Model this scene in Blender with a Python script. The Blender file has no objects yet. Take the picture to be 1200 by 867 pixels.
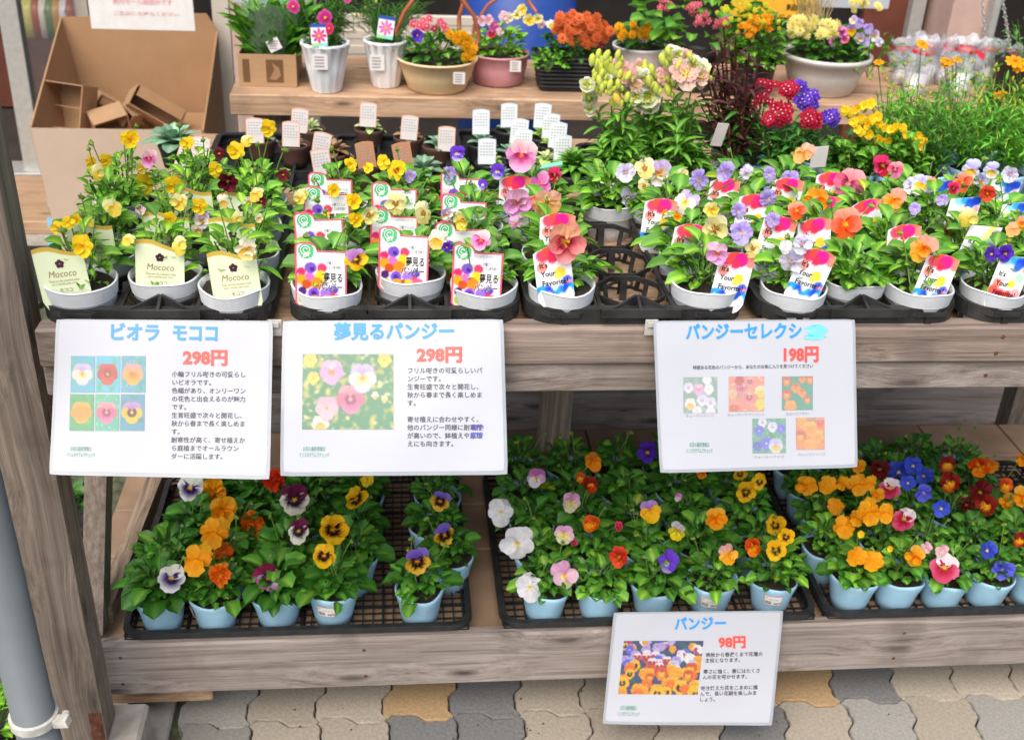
import bpy, math, random
from mathutils import Vector, Matrix, noise
R = math.radians
rnd = random.Random(7)
C = bpy.context.scene.collection
# ------------------------------------------------------------------ camera
F = 1340.0; CH = 1.58
Zc = Vector((122, 2437, 1340)).normalized()
Xc = Vector((13000, 83, -1340)); Xc = (Xc - Zc * Xc.dot(Zc)).normalized()
Yc = Zc.cross(Xc)
CAMP = Vector((0, 0, CH))
M3 = Matrix((Xc, Yc, Zc))
cam = bpy.data.cameras.new('camera'); camo = bpy.data.objects.new('camera', cam); C.objects.link(camo)
camo.matrix_world = Matrix.Translation(CAMP) @ M3.to_4x4()
cam.sensor_width = 36; cam.lens = F / 1200 * 36; cam.clip_start = 0.05; cam.clip_end = 200
cam.dof.use_dof = True; cam.dof.focus_distance = 1.62; cam.dof.aperture_fstop = 7.5
bpy.context.scene.camera = camo
# ------------------------------------------------------------------ light
sc = bpy.context.scene
w = bpy.data.worlds.new('World'); sc.world = w; w.use_nodes = True
nt = w.node_tree; bg = nt.nodes['Background']
SUN_EL, SUN_AZ = 54.0, 205.0          # azimuth clockwise from +Y: from behind the viewer, slightly left
sky = nt.nodes.new('ShaderNodeTexSky'); sky.sky_type = 'NISHITA'; sky.sun_disc = False
sky.sun_elevation = R(SUN_EL); sky.sun_rotation = R(SUN_AZ); sky.dust_density = 4.0; sky.ozone_density = 0.6
nt.links.new(sky.outputs[0], bg.inputs[0]); bg.inputs[1].default_value = 0.14
sun = bpy.data.lights.new('sun', 'SUN'); sun.energy = 2.2; sun.angle = R(55); sun.color = (1, .95, .88)
so = bpy.data.objects.new('sun', sun); C.objects.link(so)
sd = Vector((math.sin(R(SUN_AZ)) * math.cos(R(SUN_EL)), math.cos(R(SUN_AZ)) * math.cos(R(SUN_EL)), math.sin(R(SUN_EL))))
so.rotation_euler = sd.to_track_quat('Z', 'Y').to_euler()
sc.view_settings.view_transform = 'Standard'; sc.view_settings.look = 'None'
sc.view_settings.exposure = 0.45; sc.view_settings.gamma = 1.0
sc.cycles.max_bounces = 6; sc.cycles.transparent_max_bounces = 8
# ------------------------------------------------------------------ helpers
def ray(px, py):
    d = Vector((px - 600, 433.5 - py, -F)); return M3 @ d
def at_z(px, py, z):
    d = ray(px, py); return CAMP + d * ((z - CH) / d.z)
def at_y(px, py, y):
    d = ray(px, py); return CAMP + d * (y / d.y)
def proj(P):
    q = M3.transposed() @ (Vector(P) - CAMP); return (600 + F * q.x / -q.z, 433.5 - F * q.y / -q.z)
def depth(P): return -(M3.transposed() @ (Vector(P) - CAMP)).z
def pxm(px, P): return px * depth(P) / F       # pixels -> metres at P
def lin(h):
    if isinstance(h, str):
        h = tuple(int(h[i:i+2], 16) / 255 for i in (0, 2, 4))
    return tuple(c / 12.92 if c <= .04045 else ((c + .055) / 1.055) ** 2.4 for c in h)
def mix(a, b, t): t = max(0, min(1, t)); return tuple(x + (y - x) * t for x, y in zip(a, b))

class G:
    """collects faces, material slots and vertex colours for one mesh"""
    def __init__(s): s.v = []; s.f = []; s.c = []; s.m = []; s.col = (1, 1, 1); s.mi = 0
    def add(s, vs, fs, col=None, cols=None):
        b = len(s.v); s.v += [tuple(p) for p in vs]
        s.c += cols if cols else [col or s.col] * len(vs)
        s.f += [tuple(b + i for i in f) for f in fs]; s.m += [s.mi] * len(fs)
    def box(s, lo, hi, col=None, bev=0.0):
        lo = Vector(lo); hi = Vector(hi)
        if bev <= 0:
            vs = [(x, y, z) for x in (lo.x, hi.x) for y in (lo.y, hi.y) for z in (lo.z, hi.z)]
            s.add(vs, [(0,1,3,2),(4,6,7,5),(0,4,5,1),(2,3,7,6),(0,2,6,4),(1,5,7,3)], col); return
        import bmesh
        bm = bmesh.new(); bmesh.ops.create_cube(bm, size=1)
        for v in bm.verts: v.co = Vector((lo[i] + (v.co[i] + .5) * (hi[i] - lo[i]) for i in range(3)))
        bmesh.ops.bevel(bm, geom=bm.edges[:], offset=bev, segments=1, affect='EDGES')
        bm.verts.index_update()
        s.add([v.co for v in bm.verts], [[v.index for v in f.verts] for f in bm.faces], col); bm.free()
    def obox(s, a, b, wx, wy, up=(0,1,0), col=None):
        """box from a to b, section wx by wy"""
        a = Vector(a); b = Vector(b); d = (b - a).normalized(); u = Vector(up); sx = d.cross(u).normalized(); sy = sx.cross(d)
        vs = []
        for p in (a, b):
            for i, j in ((-1,-1),(1,-1),(1,1),(-1,1)): vs.append(p + sx * i * wx / 2 + sy * j * wy / 2)
        s.add(vs, [(3,2,1,0),(4,5,6,7),(0,1,5,4),(1,2,6,5),(2,3,7,6),(3,0,4,7)], col)
    def tube(s, pts, r, n=6, col=None, cap=True):
        pts = [Vector(p) for p in pts]; rs = r if isinstance(r, (list, tuple)) else [r] * len(pts)
        vs = []; u = Vector((0, 0, 1)) if abs((pts[1] - pts[0]).normalized().z) < .9 else Vector((0, 1, 0))
        for i, p in enumerate(pts):
            d = (pts[min(i+1, len(pts)-1)] - pts[max(i-1, 0)]).normalized(); a = d.cross(u).normalized(); b = a.cross(d)
            for k in range(n): t = 2*math.pi*k/n; vs.append(p + (a * math.cos(t) + b * math.sin(t)) * rs[i])
        fs = [(i*n+k, i*n+(k+1) % n, (i+1)*n+(k+1) % n, (i+1)*n+k) for i in range(len(pts)-1) for k in range(n)]
        if cap: fs += [tuple(range(n)), tuple((len(pts)-1)*n + k for k in reversed(range(n)))]
        s.add(vs, fs, col)
    def lathe(s, prof, n=24, c=(0,0,0), wob=None, sx=1, sy=1, col=None):
        """prof: (r, z) list; wob(theta, i) scales the radius / lifts z"""
        vs = []
        for i, (r, z) in enumerate(prof):
            for k in range(n):
                t = 2*math.pi*k/n; dr, dz = wob(t, i) if wob else (0, 0)
                vs.append((c[0] + (r + dr) * math.cos(t) * sx, c[1] + (r + dr) * math.sin(t) * sy, c[2] + z + dz))
        s.add(vs, [(i*n+k, i*n+(k+1) % n, (i+1)*n+(k+1) % n, (i+1)*n+k) for i in range(len(prof)-1) for k in range(n)], col)
    def disc(s, c, r, n=16, col=None, sx=1, sy=1):
        s.add([(c[0] + r * sx * math.cos(2*math.pi*k/n), c[1] + r * sy * math.sin(2*math.pi*k/n), c[2]) for k in range(n)], [tuple(range(n))], col)
    def merge(s, o, M=None, tint=None):
        M = M or Matrix()
        b = len(s.v); s.v += [tuple(M @ Vector(p)) for p in o.v]
        s.c += [tuple(a * t for a, t in zip(c, tint)) for c in o.c] if tint else o.c
        s.f += [tuple(b + i for i in f) for f in o.f]; s.m += [s.mi] * len(o.f)
    def mesh(s, name, mats, smooth=True, off=None):
        me = bpy.data.meshes.new(name)
        vs = s.v if off is None else [(p[0]-off[0], p[1]-off[1], p[2]-off[2]) for p in s.v]
        me.from_pydata(vs, [], s.f)
        for m in (mats if isinstance(mats, (list, tuple)) else [mats]): me.materials.append(m)
        me.polygons.foreach_set('material_index', s.m)
        me.polygons.foreach_set('use_smooth', [smooth] * len(s.f))
        a = me.color_attributes.new('Col', 'FLOAT_COLOR', 'POINT')
        flat = []
        for c in s.c: flat += (c[0], c[1], c[2], 1)
        a.data.foreach_set('color', flat)
        me.update(); return me

def thing(name, label, cat, loc=(0,0,0), group=None):
    o = bpy.data.objects.new(name, None); C.objects.link(o); o.location = loc
    o['label'] = label; o['category'] = cat
    if group: o['group'] = group
    o.empty_display_size = .02
    return o
def part(name, me, parent=None, M=None, kind=None, label=None):
    o = bpy.data.objects.new(name, me); C.objects.link(o)
    if parent: o.parent = parent
    if M is not None: o.matrix_local = M
    if kind: o['kind'] = kind
    if label: o['label'] = label
    return o
def wpart(name, g, mats, parent=None, kind=None, smooth=False, label=None):
    """g in world coordinates, made local to its (unrotated) chain of parents"""
    off = Vector((0,0,0)); p = parent
    while p: off += p.location; p = p.parent
    return part(name, g.mesh(name, mats, smooth, off), parent, None, kind, label)
def solo(name, g, mats, label, cat, group=None, smooth=False):
    lo = Vector((min(v[0] for v in g.v), min(v[1] for v in g.v), min(v[2] for v in g.v)))
    hi = Vector((max(v[0] for v in g.v), max(v[1] for v in g.v), max(v[2] for v in g.v)))
    o = part(name, g.mesh(name, mats, smooth, ((lo.x+hi.x)/2, (lo.y+hi.y)/2, lo.z)))
    o.location = ((lo.x+hi.x)/2, (lo.y+hi.y)/2, lo.z)
    o['label'] = label; o['category'] = cat
    if group: o['group'] = group
    return o

# ------------------------------------------------------------------ materials
def mat(name, col=(.5,.5,.5), rough=.55, var=.12, scale=40, stretch=(1,1,1), bump=.0, attr=False, trans=0, metal=0, rvar=0, alpha=None, spec=.5, coat=0):
    m = bpy.data.materials.new(name); m.use_nodes = True; n = m.node_tree.nodes; L = m.node_tree.links; b = n['Principled BSDF']
    b.inputs['Roughness'].default_value = rough; b.inputs['Metallic'].default_value = metal
    b.inputs['Specular IOR Level'].default_value = spec; b.inputs['Coat Weight'].default_value = coat
    tc = n.new('ShaderNodeTexCoord'); mp = n.new('ShaderNodeMapping'); mp.inputs['Scale'].default_value = stretch
    nz = n.new('ShaderNodeTexNoise'); nz.inputs['Scale'].default_value = scale; nz.inputs['Detail'].default_value = 5
    L.new(tc.outputs['Object'], mp.inputs[0]); L.new(mp.outputs[0], nz.inputs[0])
    mr = n.new('ShaderNodeMapRange'); mr.inputs[1].default_value = .3; mr.inputs[2].default_value = .7
    mr.inputs[3].default_value = 1 - var; mr.inputs[4].default_value = 1 + var
    L.new(nz.outputs[0], mr.inputs[0])
    mx = n.new('ShaderNodeMix'); mx.data_type = 'RGBA'; mx.blend_type = 'MULTIPLY'; mx.inputs[0].default_value = 1
    if attr:
        at = n.new('ShaderNodeAttribute'); at.attribute_name = 'Col'; L.new(at.outputs[0], mx.inputs[6])
    else: mx.inputs[6].default_value = (*col, 1)
    cur = mr.outputs[0]
    if rvar:
        oi = n.new('ShaderNodeObjectInfo'); m2 = n.new('ShaderNodeMapRange'); m2.inputs[3].default_value = 1 - rvar; m2.inputs[4].default_value = 1 + rvar
        L.new(oi.outputs['Random'], m2.inputs[0]); mu = n.new('ShaderNodeMath'); mu.operation = 'MULTIPLY'
        L.new(cur, mu.inputs[0]); L.new(m2.outputs[0], mu.inputs[1]); cur = mu.outputs[0]
    L.new(cur, mx.inputs[7]); L.new(mx.outputs[2], b.inputs['Base Color'])
    if bump:
        bp = n.new('ShaderNodeBump'); bp.inputs['Strength'].default_value = bump; bp.inputs['Distance'].default_value = .002
        L.new(nz.outputs[0], bp.inputs['Height']); L.new(bp.outputs[0], b.inputs['Normal'])
    if alpha is not None: b.inputs['Alpha'].default_value = alpha
    if trans:
        tr = n.new('ShaderNodeBsdfTranslucent'); L.new(mx.outputs[2], tr.inputs[0]); ms = n.new('ShaderNodeMixShader'); ms.inputs[0].default_value = trans
        L.new(b.outputs[0], ms.inputs[1]); L.new(tr.outputs[0], ms.inputs[2]); L.new(ms.outputs[0], n['Material Output'].inputs[0])
    return m
def wood(name, c1, c2, axis, dark=(.05,.035,.025), seed=0):
    """weathered wood with grain along axis (0,1,2), knots and cracks"""
    m = bpy.data.materials.new(name); m.use_nodes = True; n = m.node_tree.nodes; L = m.node_tree.links; b = n['Principled BSDF']
    tc = n.new('ShaderNodeTexCoord'); sp = n.new('ShaderNodeSeparateXYZ'); L.new(tc.outputs['Object'], sp.inputs[0])
    def M(op, a, b=None, cl=False):
        q = n.new('ShaderNodeMath'); q.operation = op; q.use_clamp = cl
        for k_, v_ in enumerate((a, b)):
            if v_ is None: continue
            if isinstance(v_, (int, float)): q.inputs[k_].default_value = v_
            else: L.new(v_, q.inputs[k_])
        return q.outputs[0]
    X_, Y_, Z_ = sp.outputs; al = (X_, Y_, Z_)[axis]; o1, o2 = [(Y_, Z_), (X_, Z_), (X_, Y_)][axis]
    acr = M('ADD', o1, o2)
    cb = n.new('ShaderNodeCombineXYZ'); L.new(M('ADD', M('MULTIPLY', al, 2.3), seed * 1.37), cb.inputs[0]); L.new(M('ADD', M('MULTIPLY', acr, 8.0), seed * .71), cb.inputs[1])
    vo = n.new('ShaderNodeTexVoronoi'); vo.voronoi_dimensions = '2D'; vo.inputs['Scale'].default_value = 1; L.new(cb.outputs[0], vo.inputs[0])
    near = M('SUBTRACT', 1.0, M('MULTIPLY', vo.outputs['Distance'], 3.2), True)          # 1 at a knot
    lowf = n.new('ShaderNodeTexNoise'); lowf.inputs['Scale'].default_value = 3.0; L.new(tc.outputs['Object'], lowf.inputs[0])
    a2 = M('ADD', M('ADD', M('MULTIPLY', o1, 1), M('MULTIPLY', near, .022)), M('MULTIPLY', lowf.outputs[0], .03))
    b2 = M('ADD', o2, M('MULTIPLY', near, .022))
    mp = n.new('ShaderNodeCombineXYZ'); L.new(M('ADD', M('MULTIPLY', al, 2.2), seed), mp.inputs[0]); L.new(M('MULTIPLY', a2, 105), mp.inputs[1]); L.new(M('MULTIPLY', b2, 105), mp.inputs[2])
    wv = n.new('ShaderNodeTexNoise'); wv.inputs['Scale'].default_value = 1.0; wv.inputs['Detail'].default_value = 8; wv.inputs['Roughness'].default_value = .72
    L.new(mp.outputs[0], wv.inputs[0])
    cr = n.new('ShaderNodeValToRGB'); e = cr.color_ramp.elements
    e[0].position = .30; e[0].color = (*dark, 1); e[1].position = .66; e[1].color = (*c2, 1)
    k = e.new(.45); k.color = (*c1, 1)
    L.new(wv.outputs[0], cr.inputs[0])
    fine = n.new('ShaderNodeTexNoise'); fine.inputs['Scale'].default_value = 4.5; fine.inputs['Detail'].default_value = 4; L.new(mp.outputs[0], fine.inputs[0])
    big = n.new('ShaderNodeTexNoise'); big.inputs['Scale'].default_value = 5; big.inputs['Detail'].default_value = 3; L.new(tc.outputs['Object'], big.inputs[0])
    ad = n.new('ShaderNodeMath'); ad.operation = 'ADD'; L.new(fine.outputs[0], ad.inputs[0]); L.new(big.outputs[0], ad.inputs[1])
    mr = n.new('ShaderNodeMapRange'); mr.inputs[1].default_value = .6; mr.inputs[2].default_value = 1.4; mr.inputs[3].default_value = .76; mr.inputs[4].default_value = 1.2
    L.new(ad.outputs[0], mr.inputs[0])
    mx = n.new('ShaderNodeMix'); mx.data_type = 'RGBA'; mx.blend_type = 'MULTIPLY'; mx.inputs[0].default_value = 1
    L.new(cr.outputs[0], mx.inputs[6]); L.new(mr.outputs[0], mx.inputs[7])
    kr = n.new('ShaderNodeMapRange'); kr.inputs[1].default_value = .02; kr.inputs[2].default_value = .085; kr.inputs[3].default_value = .38; kr.inputs[4].default_value = 1; L.new(vo.outputs['Distance'], kr.inputs[0])
    st = n.new('ShaderNodeTexNoise'); st.inputs['Scale'].default_value = 9; st.inputs['Detail'].default_value = 6; L.new(tc.outputs['Object'], st.inputs[0])
    stm = n.new('ShaderNodeMapRange'); stm.inputs[1].default_value = .54; stm.inputs[2].default_value = .66; stm.inputs[3].default_value = 1; stm.inputs[4].default_value = .74; L.new(st.outputs[0], stm.inputs[0])
    m4 = n.new('ShaderNodeMix'); m4.data_type = 'RGBA'; m4.blend_type = 'MULTIPLY'; m4.inputs[0].default_value = 1; L.new(mx.outputs[2], m4.inputs[6]); L.new(stm.outputs[0], m4.inputs[7]); mx = m4
    m3 = n.new('ShaderNodeMix'); m3.data_type = 'RGBA'; m3.blend_type = 'MULTIPLY'; m3.inputs[0].default_value = 1; L.new(mx.outputs[2], m3.inputs[6]); L.new(kr.outputs[0], m3.inputs[7])
    L.new(m3.outputs[2], b.inputs['Base Color']); b.inputs['Roughness'].default_value = .8
    bp = n.new('ShaderNodeBump'); bp.inputs['Strength'].default_value = .5; bp.inputs['Distance'].default_value = .002
    L.new(ad.outputs[0], bp.inputs['Height']); L.new(bp.outputs[0], b.inputs['Normal'])
    return m
MT = {}
MT['leaf'] = mat('leaf', attr=True, rough=.42, var=.22, scale=60, trans=.22, rvar=.28)
MT['petal'] = mat('petal', attr=True, rough=.65, var=.09, scale=9, trans=.28, rvar=.06, spec=.25)
MT['stem'] = mat('stem', (.16,.30,.05), .5, trans=.1)
MT['soil'] = mat('soil', (.035,.024,.016), .95, var=.6, scale=260, bump=1)
MT['print'] = mat('print', attr=True, rough=.32, var=.02, scale=30)
MT['white_pot'] = mat('white_pot', (.86,.89,.92), .45, var=.07, scale=30, rvar=.05, trans=.12)
MT['blue_pot'] = mat('blue_pot', (.40,.68,.87), .42, var=.15, scale=22, rvar=.10, trans=.12)
MT['black'] = mat('black_plastic', (.016,.017,.018), .5, var=.45, scale=45, bump=.2)
MT['black_dusty'] = mat('black_tray_plastic', (.028,.028,.028), .45, var=.55, scale=22, bump=.3)
MT['wood_x'] = wood('weathered_wood_along_x', lin('84746a'), lin('a39387'), 0, lin('50443b'))
MT['wood_x2'] = wood('grey_wood_along_x', lin('887d75'), lin('a59b94'), 0, lin('584e47'), 3)
MT['wood_z'] = wood('weathered_wood_upright', lin('776a5f'), lin('998b7d'), 2, lin('5a4c41'), 1)
MT['wood_y'] = wood('weathered_wood_along_y', lin('85725f'), lin('ad9a84'), 1, lin('54453a'), 2)
MT['plank'] = wood('tan_plank', lin('a18164'), lin('c2a586'), 0, lin('7d614a'), 5)
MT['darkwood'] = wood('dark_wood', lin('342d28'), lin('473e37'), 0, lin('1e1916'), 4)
MT['bench'] = wood('bench_wood', lin('b08e70'), lin('cfae8e'), 0, lin('8f6d54'), 6)
MT['tile'] = mat('brown_tile', (.27,.18,.115), .65, var=.22, scale=12, rvar=.12)
MT['grout'] = mat('grout', (.12,.11,.095), .9, var=.3, scale=60)
MT['pave_a'] = mat('paver_beige', (.37,.325,.26), .9, var=.16, scale=160, bump=.6, rvar=.14)
MT['pave_b'] = mat('paver_grey', (.27,.26,.235), .9, var=.16, scale=160, bump=.6, rvar=.16)
MT['pave_c'] = mat('paver_tan', (.40,.27,.14), .9, var=.16, scale=160, bump=.6)
MT['pave_d'] = mat('paver_dark', (.17,.17,.168), .9, var=.2, scale=160, bump=.6)
MT['joint'] = mat('mossy_joint_and_shade', (.075,.08,.045), .95, var=.6, scale=50, bump=1)
MT['concrete'] = mat('concrete', (.33,.31,.27), .9, var=.25, scale=30, bump=.5)
MT['pipe'] = mat('grey_pipe', (.15,.17,.18), .45, var=.08, scale=15)
MT['clamp'] = mat('worn_white_plastic', (.50,.49,.45), .6, var=.25, scale=60)
MT['metal'] = mat('aluminium', (.45,.45,.43), .45, var=.1, metal=.4)
MT['cream'] = mat('cream_paint', (.55,.50,.42), .6, var=.08, scale=10)
MT['pinkwall'] = mat('pink_tile_wall', (.50,.34,.29), .7, var=.08, scale=20)
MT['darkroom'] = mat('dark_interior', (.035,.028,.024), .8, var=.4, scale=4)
MT['brown'] = mat('red_brown_door', (.13,.035,.018), .5, var=.3, scale=6)
MT['card'] = mat('cardboard', (.40,.245,.13), .85, var=.06, scale=14, stretch=(1,1,8))
MT['card_in'] = mat('cardboard_inside', (.36,.21,.105), .85, var=.08, scale=10)
MT['card_out'] = mat('cardboard_pale', (.50,.38,.29), .85, var=.05, scale=12)
MT['paper'] = mat('white_paper', (.455,.472,.52), .3, var=.025, scale=8)
MT['laminate'] = mat('laminate_film', (.40,.43,.47), .12, var=.06, scale=30, coat=.5, trans=.2)
MT['sticker'] = mat('white_sticker', (.74,.72,.70), .5, var=.06, scale=40)
MT['white'] = mat('white_plastic', (.84,.85,.87), .4, var=.05)
MT['glass'] = mat('window_glass', (.10,.12,.13), .05, var=.05, alpha=.3)
MT['film'] = mat('clear_plastic_film', (.70,.72,.78), .15, var=.2, scale=60, bump=.5, alpha=.34, coat=.5)
MT['bag'] = mat('clear_bag_film', (.6,.7,.6), .1, var=.1, scale=40, bump=.3, alpha=.14)
MT['terracotta_cane'] = mat('red_brown_handle', (.36,.10,.04), .5)
MT['basket'] = mat('beige_planter', (.80,.60,.34), .55, var=.05)
MT['pinkpot'] = mat('pink_planter', (.62,.30,.34), .5, var=.06)
MT['blue'] = mat('blue_barrel_plastic', (.015,.06,.30), .4, var=.1)
MT['brownpot'] = mat('brown_pot', (.085,.04,.028), .6, var=.1)
MT['rust'] = mat('rusty_steel', (.16,.06,.03), .7, var=.5, scale=60, metal=.3)
MT['white_bowl'] = mat('white_bowl', (.62,.60,.56), .55, var=.06)

# ------------------------------------------------------------------ lettering
FONT_CACHE = {}
def glyphs(body, bold=0.0):
    k = (body, bold)
    if k in FONT_CACHE: return FONT_CACHE[k]
    cu = bpy.data.curves.new('lettering', 'FONT'); cu.body = body; cu.size = 1; cu.resolution_u = 2; cu.offset = bold; cu.fill_mode = 'FRONT'
    o = bpy.data.objects.new('lettering', cu); C.objects.link(o)
    me = bpy.data.meshes.new_from_object(o)
    vs = [(v.co.x, v.co.y) for v in me.vertices]; fs = [tuple(p.vertices) for p in me.polygons]
    bpy.data.objects.remove(o); bpy.data.curves.remove(cu); bpy.data.meshes.remove(me)
    wd = max([v[0] for v in vs] or [0])
    FONT_CACHE[k] = (vs, fs, wd); return FONT_CACHE[k]
def put_text(g, body, surf, x, y, size, col, bold=0.0, shear=0.0, width=None, align='L'):
    """lettering on a surface: surf(x, y) gives the 3-D point; size is the em height in surface units; width squeezes the line"""
    vs, fs, wd = glyphs(body, bold)
    if not vs: return
    sx = size if width is None else width / wd
    x0 = x - (wd * sx / 2 if align == 'C' else 0)
    g.add([surf(x0 + a * sx + shear * b * size, y + b * size) for a, b in vs], fs, col)
# ------------------------------------------------------------------ flowers
PET = [('t', 122, .235, .265, .035), ('t', 58, .235, .265, .028), ('s', 186, .225, .235, .006), ('s', -6, .225, .235, .0), ('l', 270, .205, .285, -.028)]
def pcol(sp, key, x, z):
    """petal colour of a pansy at x, z measured from its centre (flower diameter 1)"""
    base = lin(sp[key]); edge = lin(sp.get(key + 'e', sp[key])); d = math.hypot(x, z)
    c = mix(base, edge, (d - .22) / .2) if d > .22 else base
    sa = math.sin(math.atan2(z, x) * 22) * .02
    if key in sp.get('bk', 'sl') and 'b' in sp:
        c = mix(lin(sp['b']), c, (d + sa - sp.get('br', .25)) / .05)
    c = mix(c, tuple(q * .88 for q in c), .5 + .5 * math.sin(math.atan2(z, x) * 30))
    if d < .085 and key in 'sl': c = mix(lin(sp.get('eye', 'f0a000')), c, (d - .05) / .035)
    return c
def pansy(sp, seed=0):
    g = G(); rr = random.Random(seed); ruf = sp.get('ruf', .03); fr = sp.get('fr', 5)
    pets = list(PET)
    if sp.get('dbl'):
        pets += [('s', a, .15, .2, -.05 - .01 * i) for i, a in enumerate((20, 95, 165, 240, 310))]
    cup = rr.uniform(-.10, .16)
    for key, a, c, r, yo in pets:
        a = R(a + rr.uniform(-11, 11)); r *= rr.uniform(.86, 1.07); curl = rr.uniform(-.14, .18) + cup; cx, cz = c * math.cos(a), c * math.sin(a)
        NA, NR = 16, 5; vs = []; cs = []; ph = rr.uniform(0, 6)
        vs.append((0, yo, 0)); cs.append(pcol(sp, key, cx * .02, cz * .02))
        for j in range(1, NR + 1):
            t = j / NR
            for i in range(NA + 1):
                th = a + math.pi * (i / NA * 2 - 1) * .93
                e = r * (1 + ruf * 1.3 * math.sin(th * fr * 1.7 + ph) * (t > .7))
                bx = cx + e * math.cos(th) * (1.12 if key == 'l' else 1.04); bz = cz + e * math.sin(th)
                x, z = bx * t, bz * t
                y = yo + ruf * t * t * math.sin(th * fr + ph) - .05 * t * t + (.10 * t * t * t if key == 't' else 0) + (.05 * t * t if key == 'l' else 0) - curl * t * t * (e / r) + .012 * math.sin(th * 17 + t * 5) * t
                vs.append((x, y, z)); cs.append(pcol(sp, key, x, z))
        fs = [(0, 1 + i, 2 + i) for i in range(NA)]
        for j in range(NR - 1):
            for i in range(NA): p = 1 + j * (NA + 1) + i; fs.append((p, p + NA + 1, p + NA + 2, p + 1))
        g.add(vs, fs, cols=cs)
    # green calyx and back spur
    g.tube([(0, .03, 0), (0, .12, .01)], [.05, .03], 6, col=lin('7fae45'))
    return g
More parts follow.
